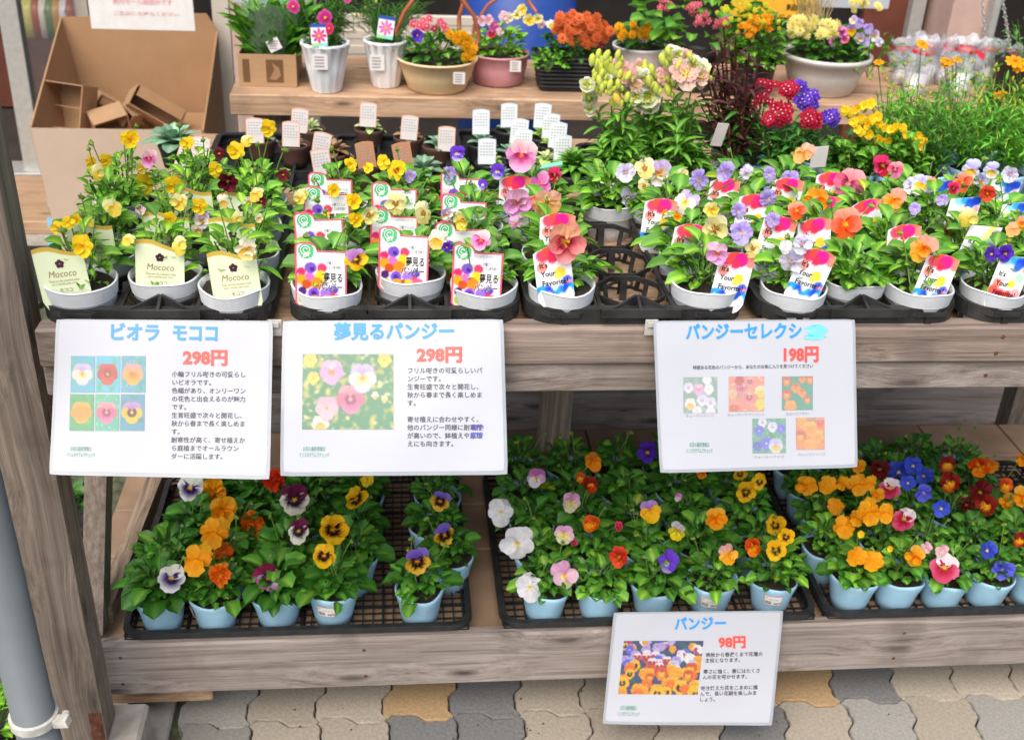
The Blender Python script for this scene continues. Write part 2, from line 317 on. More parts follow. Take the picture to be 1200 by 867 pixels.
SP = dict(
 yel=dict(t='fbd822', s='fde02c', l='fee63a', le='ffdf10', eye='f09a00', ruf=.045, fr=8),
 yell=dict(t='ffdd26', s='ffe030', l='ffd614', b='7a3a08', br=.13, eye='f08a00', ruf=.04, fr=6),
 paley=dict(t='f2ec9c', te='f8f2bc', s='f3e67a', l='f6dc55', eye='f0a800', ruf=.05, fr=8),
 cream=dict(t='f4f2dc', s='f6f4e2', l='f2c93c', le='f0d890', eye='f0a000', ruf=.05, fr=7),
 crey=dict(t='f6f0a8', te='f9f5d0', s='f6efae', l='f5e98c', b='8a3a10', br=.10, eye='ec9a00', ruf=.06, fr=9),
 mar=dict(t='5c0f22', te='7a1430', s='661026', l='7c1430', b='3c0812', br=.16, eye='f4b400', ruf=.03),
 lil=dict(t='a58ae0', te='c3b0ee', s='b6a4e8', l='c3b6ee', eye='f6c41c', ruf=.045),
 lilc=dict(t='c7aee6', te='dcc9f0', s='eee9e0', l='f2eecd', le='e8dff0', b='f2e27a', br=.14, eye='f3a200', ruf=.035),
 white=dict(t='f2f2f6', s='f5f5f8', l='f6f6f6', eye='f2d020', ruf=.03),
 wlil=dict(t='d8d4f4', te='e9e6fa', s='edeafa', l='f2f0fa', b='b9a8e4', br=.12, eye='f5c61a', ruf=.04),
 wly=dict(t='b7b4ee', te='d2d0f7', s='dcdcf6', l='f2cf30', le='eeeef6', b='f6c81e', bk='l', br=.24, eye='e88a00', ruf=.03),
 pink=dict(t='f1b6c4', te='f6d2d8', s='e87fc0', se='e9a0d2', l='e57fbe', le='f0b6da', b='c52a7a', bk='l', br=.17, eye='f08a10', ruf=.03),
 orchid=dict(t='f3dbe2', te='f0b8dc', s='e9a6dc', l='eab4e0', b='f0a040', bk='l', br=.12, eye='ef8a10', ruf=.03),
 magp=dict(t='ef8fcb', te='f2a7d8', s='e663c2', se='ef92d6', l='e873c8', ruf=.03),
 coral=dict(t='f5c592', te='f5a08c', s='ef7d80', se='f0938f', l='ef7a80', le='f3a0a0', b='b01c50', br=.16, eye='e8c030', ruf=.025),
 peach=dict(t='f7cf9c', te='f3b0a0', s='f6c080', l='f6bd70', eye='f08a20', ruf=.03),
 gold=dict(t='fab51e', te='fbc250', s='f9a814', l='fb9e0e', le='fbb01e', eye='f07800', ruf=.03),
 goldp=dict(t='f5b088', te='f3a698', s='fab43c', se='f6b070', l='fba81a', le='fcc040', b='f59005', br=.14, eye='f07000', ruf=.04),
 orange=dict(t='f2855e', te='f4a48c', s='ef6040', se='f07d60', l='ee5a1c', le='f26c30', b='e04808', br=.18, eye='f5b020', ruf=.025),
 pinkm=dict(t='ee8d96', te='f0a5ac', s='e86a90', l='e5689a', le='ee8ab0', b='96104a', br=.16, eye='f0a0b0', ruf=.03),
 mag=dict(t='dd2a68', s='d82460', se='e2508c', l='c41c30', b='6e0a1c', br=.16, eye='f4b020', ruf=.03),
 vio=dict(t='4b1a9c', te='5a2ab0', s='5a2cb8', l='5b33c0', b='2a0c60', br=.12, eye='f5d020', ruf=.03),
 viol=dict(t='6a34c8', te='6f3fd0', s='6f3fd4', l='7d55dc', le='cabcf2', b='efe8fa', bk='l', br=.13, eye='f5c820', ruf=.03),
 lvy=dict(t='b07cd8', te='c49ae2', s='f8c62a', l='fbc414', eye='f08c00', ruf=.03),
 pyb=dict(t='bd7cc9', te='cf9ad6', s='f6c71c', l='f8cc18', b='5a1a10', br=.19, eye='f8d020', ruf=.05, fr=8),
 redor=dict(t='b8281a', te='d84a26', s='c8321a', l='d85020', b='7a1010', br=.12, eye='f7b020', ruf=.04),
 yb=dict(t='f8bc10', te='fbc922', s='f9c012', l='fac414', b='2e0a04', br=.24, eye='f0a818', ruf=.045, fr=6),
 ybs=dict(t='fabf10', s='fac410', l='fcc81a', b='260a04', br=.18, eye='f5b820', ruf=.03),
 g2=dict(t='f9a90e', te='fbb424', s='f7a10c', l='f8a008', le='fbb420', ruf=.05, fr=6),
 frill=dict(t='f7780a', te='fa8c1c', s='f5700a', l='f67808', ruf=.10, fr=11, dbl=1, eye='f6a030'),
 frillr=dict(t='e8481a', s='e6401a', l='ee5a1e', ruf=.10, fr=11, dbl=1, eye='f08a30'),
 wp=dict(t='e9efdc', te='f1f3ea', s='3b1478', se='f1eff6', l='2e0d5c', le='f2f0f6', eye='f6cc40', ruf=.035),
 mw=dict(t='5e0f3c', te='77184c', s='f0ead8', l='f0ecdc', b='260a30', br=.25, eye='f5c030', ruf=.04),
 mw2=dict(t='6c1236', te='8c1c48', s='f4eef2', se='c45ca6', l='f4eef4', le='b44a9c', b='34104e', br=.22, eye='f5b020', ruf=.05, fr=8),
 vyb=dict(t='6d54c8', te='8b6fd2', s='f3bb1e', se='d6a63a', l='f5be1c', le='f0c040', b='2a0a06', br=.25, eye='f5a820', ruf=.055, fr=9),
 pw=dict(t='d670c4', te='e28ad0', s='e6b6dc', l='f3eaf0', b='f4e49c', br=.11, eye='f3d020', ruf=.03),
 py=dict(t='eda9d6', te='f0b8de', s='f0c8dc', l='eef0a8', le='f3eed0', b='eef08c', bk='l', br=.32, eye='f0c020', ruf=.03),
 oj=dict(t='c06a10', te='d98018', s='f59c10', l='fb9c14', b='f07800', br=.14, ruf=.03),
 ob=dict(t='cf3a12', te='e2601c', s='e8600e', l='f48a10', b='f8b820', br=.2, eye='f8cc30', ruf=.03),
 red=dict(t='98120c', te='a81a10', s='8c100c', l='c82c10', b='f0a818', bk='l', br=.14, ruf=.03),
 dred=dict(t='5a0a12', te='6c0e16', s='6a0c14', l='7c0f12', b='3a0508', br=.16, eye='d8901c', ruf=.035),
 ry=dict(t='7c0f10', te='8c1412', s='7c0f10', se='92140f', l='e8860f', le='96180f', b='f2a516', br=.2, eye='f8c030', ruf=.03),
 rw=dict(t='f2dfe6', te='f5eaee', s='b80e3a', se='e06a94', l='c20e3a', le='d84a78', b='960a2c', br=.14, eye='f0c040', ruf=.035),
 blue=dict(t='3447c8', te='4458d8', s='3a52d2', l='4660dc', b='1c2488', br=.12, eye='f3e6a0', ruf=.03),
 peri=dict(t='5a5ee2', te='7076ea', s='6066e6', l='6c70ea', eye='f0e8b0', ruf=.03),
 wy=dict(t='dcd6ee', te='e6e2f2', s='f4ee50', l='f8e014', ruf=.03),
 gy=dict(t='f4b77e', te='e8a8b8', s='fbc040', l='fbb01c', ruf=.04),
 palep=dict(t='e8b8c8', s='ecc6d2', l='eecfd8', ruf=.03),
 snapw=dict(t='f1f3cf', te='f6f4ea', s='eef2c4', l='f4f1dc', b='dfe77a', br=.16, ruf=.10, fr=9, dbl=1, eye='e6e060'),
 snapp=dict(t='f6d2c4', te='f4c0bc', s='f3c2b6', l='f6d8cc', b='eedc90', br=.14, ruf=.10, fr=9, dbl=1, eye='f0d070'),
 yviola=dict(t='fbd01c', s='fdda26', l='fee234', ruf=.03),
)
FM = {}
def flower_mesh(kind):
    if kind not in FM: FM[kind] = [pansy(SP[kind], hash_(kind) + i).mesh('flower', MT['petal']) for i in range(4)]
    return FM[kind][rnd.randrange(4)]
def hash_(s): return sum(ord(ch) * (i + 3) for i, ch in enumerate(s))
def daisy(n, rows, c1, c2, cc, ln=.5, wd=.1, dome=.15, seed=0):
    g = G(); rr = random.Random(seed); c1, c2, cc = lin(c1), lin(c2), lin(cc)
    for j in range(rows):
        L = ln * (1 - .27 * j); el = R(8 + dome * 130 * j)
        for i in range(n):
            a = 2*math.pi*(i + .5*j) / n + rr.uniform(-.1, .1); l = L * rr.uniform(.9, 1.08)
            ca, sa = math.cos(a), math.sin(a); pts = []
            for t, wdt in ((.08, .3), (.5, .9), (.85, 1), (1, .45)):
                r = l * t * math.cos(el); y = -.04 * j - l * t * math.sin(el) + .1 * t * t
                for sgn in (-1, 1): pts.append((ca * r - sa * sgn * wd * wdt, y, sa * r + ca * sgn * wd * wdt))
            g.add(pts, [(0,1,3,2),(2,3,5,4),(4,5,7,6)], cols=[c1]*4 + [mix(c1, c2, .6)]*2 + [c2]*2)
    g.lathe([(.001, 0), (.09, .01), (.1, .03), (.06, .06), (.001, .07)], 8, col=cc)
    k = len(g.v) - 40
    for q in range(k, len(g.v)): x, y, z = g.v[q]; g.v[q] = (x, -z - .05 * rows, y)
    return g
DM = {}
def daisy_mesh(k):
    spec = dict(cosp=(8, 1, 'd8308c', 'ee6cb8', 'f4c430', .5, .16, 0), cosm=(8, 1, 'c81c5c', 'd83a78', 'f4c430', .5, .16, 0),
        mumo=(11, 4, 'd0521c', 'ee8a50', 'd05a20', .5, .085, .16), mumy=(11, 4, 'e89c08', 'fcc21c', 'e09000', .5, .085, .16),
        mump=(11, 4, 'e8d860', 'f5f0b0', 'e8c840', .5, .085, .16), ydaisy=(9, 1, 'f09c08', 'fbb814', 'd88408', .5, .12, 0),
        phlr=(5, 1, 'a80c2c', 'd01c48', 'f2d0d8', .5, .2, 0), phlv=(5, 1, '5a30b8', '8058d8', 'e8e0f8', .5, .2, 0), phlp=(5, 1, 'd8506a', 'f08c98', 'f5d0d0', .5, .2, 0),
        budy=(5, 2, 'c8c820', 'e6dc3c', 'c0c020', .4, .16, .3), budo=(5, 2, 'e89010', 'f8b01c', 'd88010', .4, .16, .3))[k]
    if k not in DM: DM[k] = daisy(*spec, seed=hash_(k)).mesh('flower', MT['petal'])
    return DM[k]
# ------------------------------------------------------------------ leaves (unit length along +Y, face up +Z)
def leaf_g(kind, seed=0):
    g = G(); rr = random.Random(seed)
    if kind == 'viola': prof = [(0, .03), (.12, .05), (.25, .22), (.42, .31), (.6, .32), (.78, .26), (.92, .14), (1, .02)]; base, mid = lin('3f7d23'), lin('76ab48')
    elif kind == 'round': prof = [(0, .04), (.15, .07), (.28, .28), (.45, .40), (.65, .42), (.84, .33), (.96, .16), (1, .03)]; base, mid = lin('41802a'), lin('6fa548')
    elif kind == 'lance': prof = [(0, .02), (.15, .06), (.35, .12), (.55, .135), (.75, .1), (.9, .05), (1, .005)]; base, mid = lin('37742a'), lin('6a9c48')
    elif kind == 'succ': prof = [(0, .12), (.2, .17), (.45, .24), (.7, .27), (.88, .19), (1, .03)]; base, mid = lin('7ea87c'), lin('a8c49c')
    elif kind == 'purple': prof = [(0, .02), (.2, .06), (.45, .12), (.7, .1), (.9, .05), (1, .005)]; base, mid = lin('43262c'), lin('5c3440')
    n = len(prof)
    vs = []; cs = []; bend = rr.uniform(.16, .4); tw = rr.uniform(-.15, .15)
    for i, (t, wd) in enumerate(prof):
        sc_ = 1 + (.15 if i % 2 else -.09) * (kind in ('viola', 'round') and 1 < i < n - 1)
        z = -bend * t * t + .09 * math.sin(t * 3); fold = wd * (.38 if kind != 'succ' else .2)
        for s in (-1, -.5, 0, .5, 1):
            rz = rr.uniform(-.012, .012)
            vs.append((s * wd * sc_ + tw * t * t, t, z + fold * abs(s) ** 1.4 + rz + s * tw * wd))
            side = .10 * math.sin(t * 26) if abs(s) == .5 else 0
            cs.append(mix(mid, base, min(1, abs(s) * 1.9 + side)) if s else mid)
    fs = [(i*5+k, i*5+k+1, (i+1)*5+k+1, (i+1)*5+k) for i in range(n-1) for k in range(4)]
    g.add(vs, fs, cols=cs); return g
LG = {}; LM = {}
TINT = dict(u=(2.4, 1.8, 1.3), l=(.62, .78, .55), b=(.85, .95, .8), y=(3.1, 2.05, 1.2), g=(1.7, 1.35, 1.5), n=(1.5, 1.3, 1.05), p=(1.0, 1, 1), r=(1.5, .55, .5), d=(4.2, 1.9, .9), gs=(1.0, 1.05, 1.2), yg=(1.7, 1.6, .55))
for k in ('viola', 'round', 'lance', 'succ', 'purple'): LG[k] = [leaf_g(k, 5 * i + 1) for i in range(3)]
def leaf_mesh(kind, tint='n'):
    if (kind, tint) not in LM:
        L = []
        for q in LG[kind]:
            g = G(); g.merge(q, None, TINT[tint]); L.append(g.mesh('leaf', MT['leaf']))
        LM[(kind, tint)] = L
    return rnd.choice(LM[(kind, tint)])
def leaf_M(base, az, el, roll, size, wide=1.0):
    """matrix placing a unit leaf: az = heading, el = elevation of its axis"""
    return Matrix.Translation(base) @ Matrix.Rotation(az - math.pi/2, 4, 'Z') @ Matrix.Rotation(el, 4, 'X') @ Matrix.Rotation(roll, 4, 'Y') @ Matrix.Diagonal((size * wide, size, size, 1))
# joined small leaves (too small to pick apart), shared
def tuft(kind, tint, n, rad, h, ls, seed, el=(-10, 70), stems=True):
    g = G(); rr = random.Random(seed)
    for i in range(n):
        t = (i + .5) / n; az = i * 2.4 + rr.uniform(-.4, .4); r = rad * math.sqrt(rr.random()) ; z = h * rr.uniform(.05, 1) * (1 - .45 * (r / rad) ** 2)
        M = leaf_M(Vector((r * math.cos(az) * .75, r * math.sin(az) * .75, z)), az, R(rr.uniform(*el)), rr.uniform(-.5, .5), ls * rr.uniform(.6, 1.15))
        k = rr.uniform(.75, 1.15); tt = TINT[tint]; g.merge(LG[kind][i % 3], M, (tt[0]*k, tt[1]*k, tt[2]*k))
    if stems:
        for i in range(6):
            a = i * 1.05 + rr.random(); g.tube([(0, 0, -.01), (rad*.3*math.cos(a), rad*.3*math.sin(a), h*.5), (rad*.5*math.cos(a), rad*.5*math.sin(a), h*.9)], .0013, 4, col=lin('5a8a35'))
    return g
TU = {}
def tuft_mesh(*a):
    if a not in TU: TU[a] = tuft(*a).mesh('foliage', MT['leaf'])
    return TU[a]
# ------------------------------------------------------------------ pots
def pot_g(r, rb, h, ribs=False, seed=0, soft=.0):
    g = G(); rr = random.Random(seed); p1, p2 = rr.uniform(0, 6), rr.uniform(0, 6)
    prof = [(rb * .9, -h), (rb, -h), (rb + (r-rb)*.3, -h*.7), (rb + (r-rb)*.62, -h*.36)]
    if ribs:
        for i in range(9): z = -h*.34 + i * h * .04; rr_ = rb + (r-rb) * (1 + z/h); prof += [(rr_ + .0012, z), (rr_ - .0006, z + h*.02)]
        prof += [(r + .0008, -.002)]
    else: prof += [(r, -.008), (r + .001, -.003)]
    prof += [(r, 0), (r - .0018, 0), (r - .0035, -.012)]
    def wob(t, i):
        k = max(0, 1 + prof[i][1] / h)
        return (soft * r * k * (math.sin(2*t + p1) * .6 + math.sin(3*t + p2) * .4), soft * r * .9 * k * k * k * (math.sin(4*t + p2) * .5 + math.sin(3*t + p1) * .5))
    g.lathe(prof, 28, wob=wob)
    g.disc((0, 0, -h), rb * .9, 28); return g
WPOT = [pot_g(.0475, .0385, .061, True, i, .05).mesh('pot', MT['white_pot']) for i in range(4)]
BPOT = [pot_g(.0445, .031, .074, False, i, .075).mesh('pot', MT['blue_pot']) for i in range(5)]
def soil_me(r):
    g = G(); vs = [(0, 0, .004)]; n = 14
    for j in (1, 2):
        for k in range(n): a = 2*math.pi*k/n; vs.append((r*j/2*math.cos(a), r*j/2*math.sin(a), rnd.uniform(-.002, .003)))
    g.add(vs, [(0, 1+k, 1+(k+1) % n) for k in range(n)] + [(1+k, 1+n+k, 1+n+(k+1) % n, 1+(k+1) % n) for k in range(n)]); return g.mesh('soil', MT['soil'])
SOILW, SOILB = soil_me(.0435), soil_me(.0412)
# ------------------------------------------------------------------ printed plant tags
def grid_print(g, W, H, top, colf, nx=26, ny=34, th=.0006, y0=0, taper=0):
    """flat printed card in the XZ plane, origin at top centre, facing -Y, outline top(u); colf(u, v) -> colour, v = 1 at the top"""
    vs = []; cs = []
    for j in range(ny + 1):
        for i in range(nx + 1):
            u = i / nx; v = j / ny; zt = -H + (H + top(u)) * v
            vs.append(((u - .5) * W * (1 if v >= taper else .55 + .45 * (v / taper) ** .5), y0 - th / 2, zt)); cs.append(colf(u, (zt + H) / H))
    g.add(vs, [(j*(nx+1)+i, j*(nx+1)+i+1, (j+1)*(nx+1)+i+1, (j+1)*(nx+1)+i) for j in range(ny) for i in range(nx)], cols=cs)
    bk = [(x, y + th, z) for x, y, z in vs if True]
    idx = [i for i in range(nx+1)] + [(j+1)*(nx+1)-1 for j in range(1, ny+1)] + [ny*(nx+1)+i for i in range(nx-1, -1, -1)] + [j*(nx+1) for j in range(ny-1, 0, -1)]
    ring = [vs[i] for i in idx] + [(vs[i][0], vs[i][1] + th, vs[i][2]) for i in idx]; n = len(idx)
    g.add(ring, [(k, n+k, n+(k+1) % n, (k+1) % n) for k in range(n)] + [tuple(range(2*n-1, n-1, -1))], lin('e6e6e6'))
def blob(c, u, v, uu, vv, r, col, soft=.25, asp=1.5):
    d = math.hypot(u - uu, (v - vv) * asp) / r
    return mix(lin(col), c, (d - 1 + soft) / soft) if d < 1 else c
def tag_a(W=.050, H=.088):
    def top(u): return -.004 * (1 - u) - .003 * (2*u-1)**2 * 2
    def colf(u, v):
        c = lin('f0f2f7')
        for uu, vv, r, k in ((.78, .94, .24, 'f0744e'), (.92, .84, .17, 'f58c7c'), (.25, .84, .20, 'ee4668'), (.42, .90, .2, 'f4503c'), (.62, .86, .23, 'e61e8c'), (.50, .78, .15, 'f0305c'), (.2, .66, .16, 'f5948a'), (.68, .55, .17, 'fad63c'), (.62, .50, .12, 'fbe05a'), (.85, .40, .17, '3c62d4'), (.9, .36, .12, 'f490ae')):
            c = blob(c, u, v, uu, vv, r, k, .18, H / W)
        if .20 < v < .37:
            e = .285 + .05 * math.sin(u * 9) + .03 * math.sin(u * 23); d = abs(v - e) / .085
            if d < 1: c = mix(mix(lin('1046d0'), lin('2aa6e8'), .5 + .5 * math.sin(u * 14)), c, (d - .55) / .45)
        return c
    g = G(); grid_print(g, W, H, top, colf, 24, 36, taper=.17)
    sf = lambda x, y: ((x - .5) * W, -.0009, (y - 1) * H)
    for t, x, y in (("It's", .13, .655), ("Your", .15, .515), ("Favorite!", .15, .365)): put_text(g, t, lambda a, b: sf(a, b), x, y, .118, lin('101016'), .02, .0, width={"It's": .22, "Your": .40, "Favorite!": .72}[t])
    return g
def tag_b(W=.050, H=.088, v2=0):
    def top(u): return -.010 * (1 - u)
    def colf(u, v):
        c = lin('f0f3f7')
        L = ((.3, .88, .2, '8fdcf0'), (.5, .9, .2, '3aa8e8'), (.68, .86, .2, '1c50d0'), (.85, .92, .2, '1440c4'), (.62, .78, .15, '2a6ae0'), (.9, .76, .12, 'f4a0b4'), (.8, .62, .17, 'b6ecc8'), (.62, .5, .15, 'f8dc3c'), (.2, .48, .17, 'f4907c'), (.14, .34, .22, 'ee5a50'), (.38, .3, .2, 'd8202c'), (.62, .3, .2, 'ec4a3a'), (.85, .36, .18, 'f4a0a8'))
        if v2: L = ((.75, .9, .2, 'f4ec70'), (.9, .85, .2, 'b88ae4'), (.7, .7, .2, '9ce8a0'), (.88, .62, .2, 'a070e0'), (.6, .78, .14, 'f8ee9a'), (.2, .4, .2, 'ee3a8c'), (.35, .3, .2, 'e8206c'), (.75, .35, .2, '6ab8f0'), (.8, .25, .2, '50a0e8'))
        for uu, vv, r, k in L: c = blob(c, u, v, uu, vv, r, k, .35, H / W)
        return c
    g = G(); grid_print(g, W, H, top, colf, 24, 36, taper=.17)
    sf = lambda x, y: ((x - .5) * W, -.0009, (y - 1) * H)
    for t, x, y in (("It's", .13, .60), ("Your", .15, .445), ("Favorite!", .14, .29)): put_text(g, t, sf, x, y, .118, lin('101016'), .02, .0, width={"It's": .22, "Your": .40, "Favorite!": .72}[t])
    return g
def tag_m(W=.063, H=.092):
    tf = lambda u: .0035 * math.sin(u * 5.6 + .3) - .004 - .007 * max(0, u - .35)
    def colf(u, v):
        e = 1 + tf(u) / H
        if v > e - .055: return lin('c9a83e')
        return lin('dfe8c4') if u > .02 else lin('cfdcae')
    g = G(); grid_print(g, W, H, tf, colf, 30, 40, taper=.22)
    sf = lambda x, y: ((x - .5) * W, -.0009, (y - 1) * H)
    for k in range(5):
        a = R(90 + 72 * k); cx, cy = .5 + .052 * math.cos(a), .735 + .036 * math.sin(a)
        g.add([sf(cx + .043 * math.cos(t * .785), cy + .030 * math.sin(t * .785)) for t in range(8)], [tuple(range(8))], lin('4a2438'))
    put_text(g, 'Mococo', sf, .22, .545, .14, lin('9c7c4c'), -.004, .25, width=.56)
    put_text(g, 'These are the sweetest violas', sf, .2, .475, .05, lin('a08c64'), width=.62)
    put_text(g, 'and a colorful, petit color.', sf, .25, .43, .05, lin('a08c64'), width=.52)
    put_text(g, 'モココ', sf, .38, .325, .07, lin('7a6c50'), width=.26)
    return g
def tag_d(W=.068, H=.092):
    def top(u):
        if u < .42: return -.0 - .010 * max(0, (abs(u - .2) / .24)) ** 3
        return -.0115
    def colf(u, v):
        e = 1 + top(u) / H
        if u < .03 or u > .965 or v > e - .028: return lin('ea5470')
        c = lin('f1f2f6')
        d = math.hypot(u - .22, (v - .865) * H / W) / .155
        if d < 1: return mix(lin('2fae7c'), lin('5cc67e'), u * 2.5)
        fl = ((.12, .56, .09, 'e0286c'), (.3, .62, .12, '7a54c4'), (.33, .60, .05, '4a2090'), (.52, .62, .10, 'e84070'), (.5, .5, .12, 'f7d21c'), (.28, .47, .11, 'd86ac0'), (.12, .44, .11, 'f0a01c'), (.42, .39, .13, 'e8881c'), (.22, .37, .1, 'c85018'), (.14, .27, .09, '4c2070'), (.36, .24, .12, '7c4cd0'), (.36, .24, .05, '3c1c88'), (.6, .25, .12, 'a070dc'), (.75, .3, .09, '5a3cb8'), (.74, .22, .06, 'c84a30'), (.15, .14, .1, 'a8b83c'), (.38, .12, .13, 'f0a41c'), (.6, .12, .13, 'f7cc24'), (.5, .17, .05, 'b05a14'))
        if v < .70 - .5 * max(0, u - .55) and u < .9:
            if u < .60 or v < .33:
                c = mix(lin('e9eef2'), lin('c06a70'), .25)
            for uu, vv, r, k in fl: c = blob(c, u, v, uu, vv, r, k, .12, H / W)
        d = math.hypot(u - .80, (v - .135) * H / W) / .13
        if d < 1: c = lin('f0608c')
        return c
    g = G(); grid_print(g, W, H, top, colf, 40, 54, taper=.09)
    sf = lambda x, y: ((x - .5) * W, -.0009, (y - 1) * H); sf2 = lambda x, y: ((x - .5) * W, -.00065, (y - 1) * H)
    # swirl in the green disc
    pts = []
    for k in range(26):
        a = k * .42; r = .025 + .0034 * k; pts.append((.21 + r * math.cos(a), .885 + r * .70 * math.sin(a)))
    pts += [(.30, .84), (.22, .79), (.17, .775), (.16, .80), (.21, .81), (.27, .79)]
    for a, b in zip(pts, pts[1:]):
        dx, dy = b[0]-a[0], b[1]-a[1]; l = math.hypot(dx, dy) + 1e-6; nx_, ny_ = -dy/l*.008, dx/l*.008
        g.add([sf(a[0]+nx_, a[1]+ny_), sf(a[0]-nx_, a[1]-ny_), sf(b[0]-nx_, b[1]-ny_), sf(b[0]+nx_, b[1]+ny_)], [(0,1,2,3)], lin('e8f6ea'))
    put_text(g, 'ドリームパンジーシリーズ', sf, .42, .80, .05, lin('8a8a90'), width=.46)
    put_text(g, '小輪フリンジ', sf, .60, .68, .06, lin('5a5a60'), width=.30)
    put_text(g, 'たくさん咲き続け', sf, .56, .615, .06, lin('5a5a60'), width=.34)
    put_text(g, '夢見る', sf2, .545, .43, .15, lin('f8f8f8'), .05, width=.375); put_text(g, '夢見る', sf, .545, .43, .15, lin('1c1418'), .018, width=.37)
    put_text(g, 'パンジー', sf2, .445, .29, .14, lin('f8f8f8'), .05, width=.475); put_text(g, 'パンジー', sf, .445, .29, .14, lin('1c1418'), .018, width=.47)
    return g
TG = dict(a=tag_a(), b=tag_b(), c=tag_b(v2=1), m=tag_m(), d=tag_d())
TAG = {k: q.mesh('plant_tag', MT['print'], False) for k, q in TG.items()}
del TG
TAGW = dict(a=.05, b=.05, c=.05, m=.063, d=.068)
# ------------------------------------------------------------------ setting: ground, pavers
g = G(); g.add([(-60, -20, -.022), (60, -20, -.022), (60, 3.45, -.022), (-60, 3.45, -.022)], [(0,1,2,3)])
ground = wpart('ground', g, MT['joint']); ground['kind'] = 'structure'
g = G(); g.box((-60, 3.45, -.3), (60, 40, -.018)); fl = wpart('floor', g, MT['concrete']); fl['kind'] = 'structure'
g = G(); g.add([(0, 0, 0)], []);
pave = bpy.data.objects.new('pavement', None); C.objects.link(pave); pave['kind'] = 'structure'; pave.location = (0, 1.0, 0)
def paver_mesh(m, seed):
    rr = random.Random(seed); g = G(); P = .1235; A = .011; N = 12; out = []
    side = lambda t: A * math.sin(2*math.pi*t) + .003 * math.sin(6*math.pi*t)
    for k in range(N): t = k / N; out.append((P*(t-.5), -P/2 + side(t)))
    for k in range(N): t = k / N; out.append((P/2 - side(t), P*(t-.5)))
    for k in range(N): t = 1 - k / N; out.append((P*(t-.5), P/2 + side(t)))
    for k in range(N): t = 1 - k / N; out.append((-P/2 - side(t), P*(t-.5)))
    n = len(out); rings = []
    for s, z in ((.978, -.05), (.978, -.004), (.952, 0)):
        rings.append([(x*s + rr.uniform(-.0005, .0005), y*s + rr.uniform(-.0005, .0005), z) for x, y in out])
    vs = [p for q in rings for p in q]
    g.add(vs, [(j*n+k, j*n+(k+1) % n, (j+1)*n+(k+1) % n, (j+1)*n+k) for j in range(2) for k in range(n)] + [tuple(range(2*n, 3*n))])
    return g.mesh('paver', MT[m], False)
PV = {m: [paver_mesh(m, i) for i in range(2)] for m in ('pave_a', 'pave_b', 'pave_c', 'pave_d')}
P = .1235
ox = at_z(463, 822, 0); tans = [at_z(510, 826, 0), at_z(955, 818, 0)]; darks = [at_z(585, 826, 0), at_z(1022, 815, 0), at_z(520, 862, 0), at_z(595, 862, 0), at_z(880, 855, 0)]
xL = at_z(242, 840, 0).x
for j in range(-6, 5):
    for i in range(-6, 20):
        x = ox.x + (i + .5 - .12) * P + .004 * math.sin(j * 2); y = ox.y + j * P + .02
        if x < xL - .02 and y > .9: continue
        k = rnd.choice(['pave_a', 'pave_a', 'pave_b'])
        if any(math.hypot(x - q.x, y - q.y) < P * .52 for q in darks): k = 'pave_d' if j < 0 or rnd.random() < .6 else 'pave_b'
        if any(math.hypot(x - q.x, y - q.y) < P * .52 for q in tans): k = 'pave_c'
        part('paver', rnd.choice(PV[k]), pave, Matrix.Translation((x, y - 1.0, rnd.uniform(-.0015, .0015))) @ Matrix.Rotation(rnd.uniform(-.008, .008), 4, 'Z') @ Matrix.Rotation(rnd.uniform(-.01, .01), 4, 'X'))
g = G(); g.box((-2.2, .9, -.05), (xL - .062, 1.62, -.003), bev=.004); o = wpart('concrete_slab', g, MT['concrete']); o['kind'] = 'structure'  # cut short so the dark ground stands in for shade under the stand

# ------------------------------------------------------------------ the wooden display stand
stand = thing('display_stand', 'two-tier weathered wooden display stand holding all the potted pansies and violas', 'display stand', (0, 1.6, 0))
XL = at_y(46, 400, 1.39).x; XR = 1.35
def bd(name, lo, hi, m, bev=.003): gg = G(); gg.box(lo, hi, bev=bev); return wpart(name, gg, MT[m], stand)
bd('front_board', (XL, 1.375, .826), (XR, 1.408, .884), 'wood_x', .004)
bd('front_board', (XL, 1.385, .778), (XR, 1.408, .824), 'wood_x2')
XLP = at_z(92, 336, .93).x - .056
for i, y in enumerate((1.410, 1.505, 1.600, 1.695, 1.790)): bd('shelf_plank', (XLP, y, .848), (XR, y + .092, .866), 'plank')
bd('back_rail', (XLP, 1.885, .83), (XR, 1.91, .888), 'plank')
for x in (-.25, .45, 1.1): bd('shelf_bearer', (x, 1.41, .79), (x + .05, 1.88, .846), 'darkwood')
# lower tier
XL2 = at_y(113, 742, 1.52).x
bd('lower_board', (XL2, 1.52, .098), (XR + .1, 1.545, .212), 'wood_x2', .004)
bd('lower_rail', (XL2 - .01, 1.548, .05), (at_y(250, 808, 1.56).x, 1.60, .095), 'plank')
for i in range(11):
    for j in range(4):
        x0 = XL2 - .06 + i * .20; y0 = 1.548 + [0, .235, .385, .535][j]; d = [.231, .146, .146, .135][j]
        gg = G(); gg.box((x0, y0, .175), (x0 + .196, y0 + d, .196 + rnd.uniform(-.0006, .0006)), bev=.002); wpart('tile', gg, MT['tile'], stand)
gg = G(); gg.box((XL2 - .06, 1.5465, .15), (XR + .1, 2.24, .1745)); wpart('tile_bed', gg, MT['grout'], stand)
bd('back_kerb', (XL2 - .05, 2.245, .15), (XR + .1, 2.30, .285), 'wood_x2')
for i in range(5): bd('back_panel_light_block', (XLP, 2.31, .02 + i * .145), (XR + .1, 2.33, .162 + i * .145), 'darkwood')  # upper boards added to stop light leaking in from behind
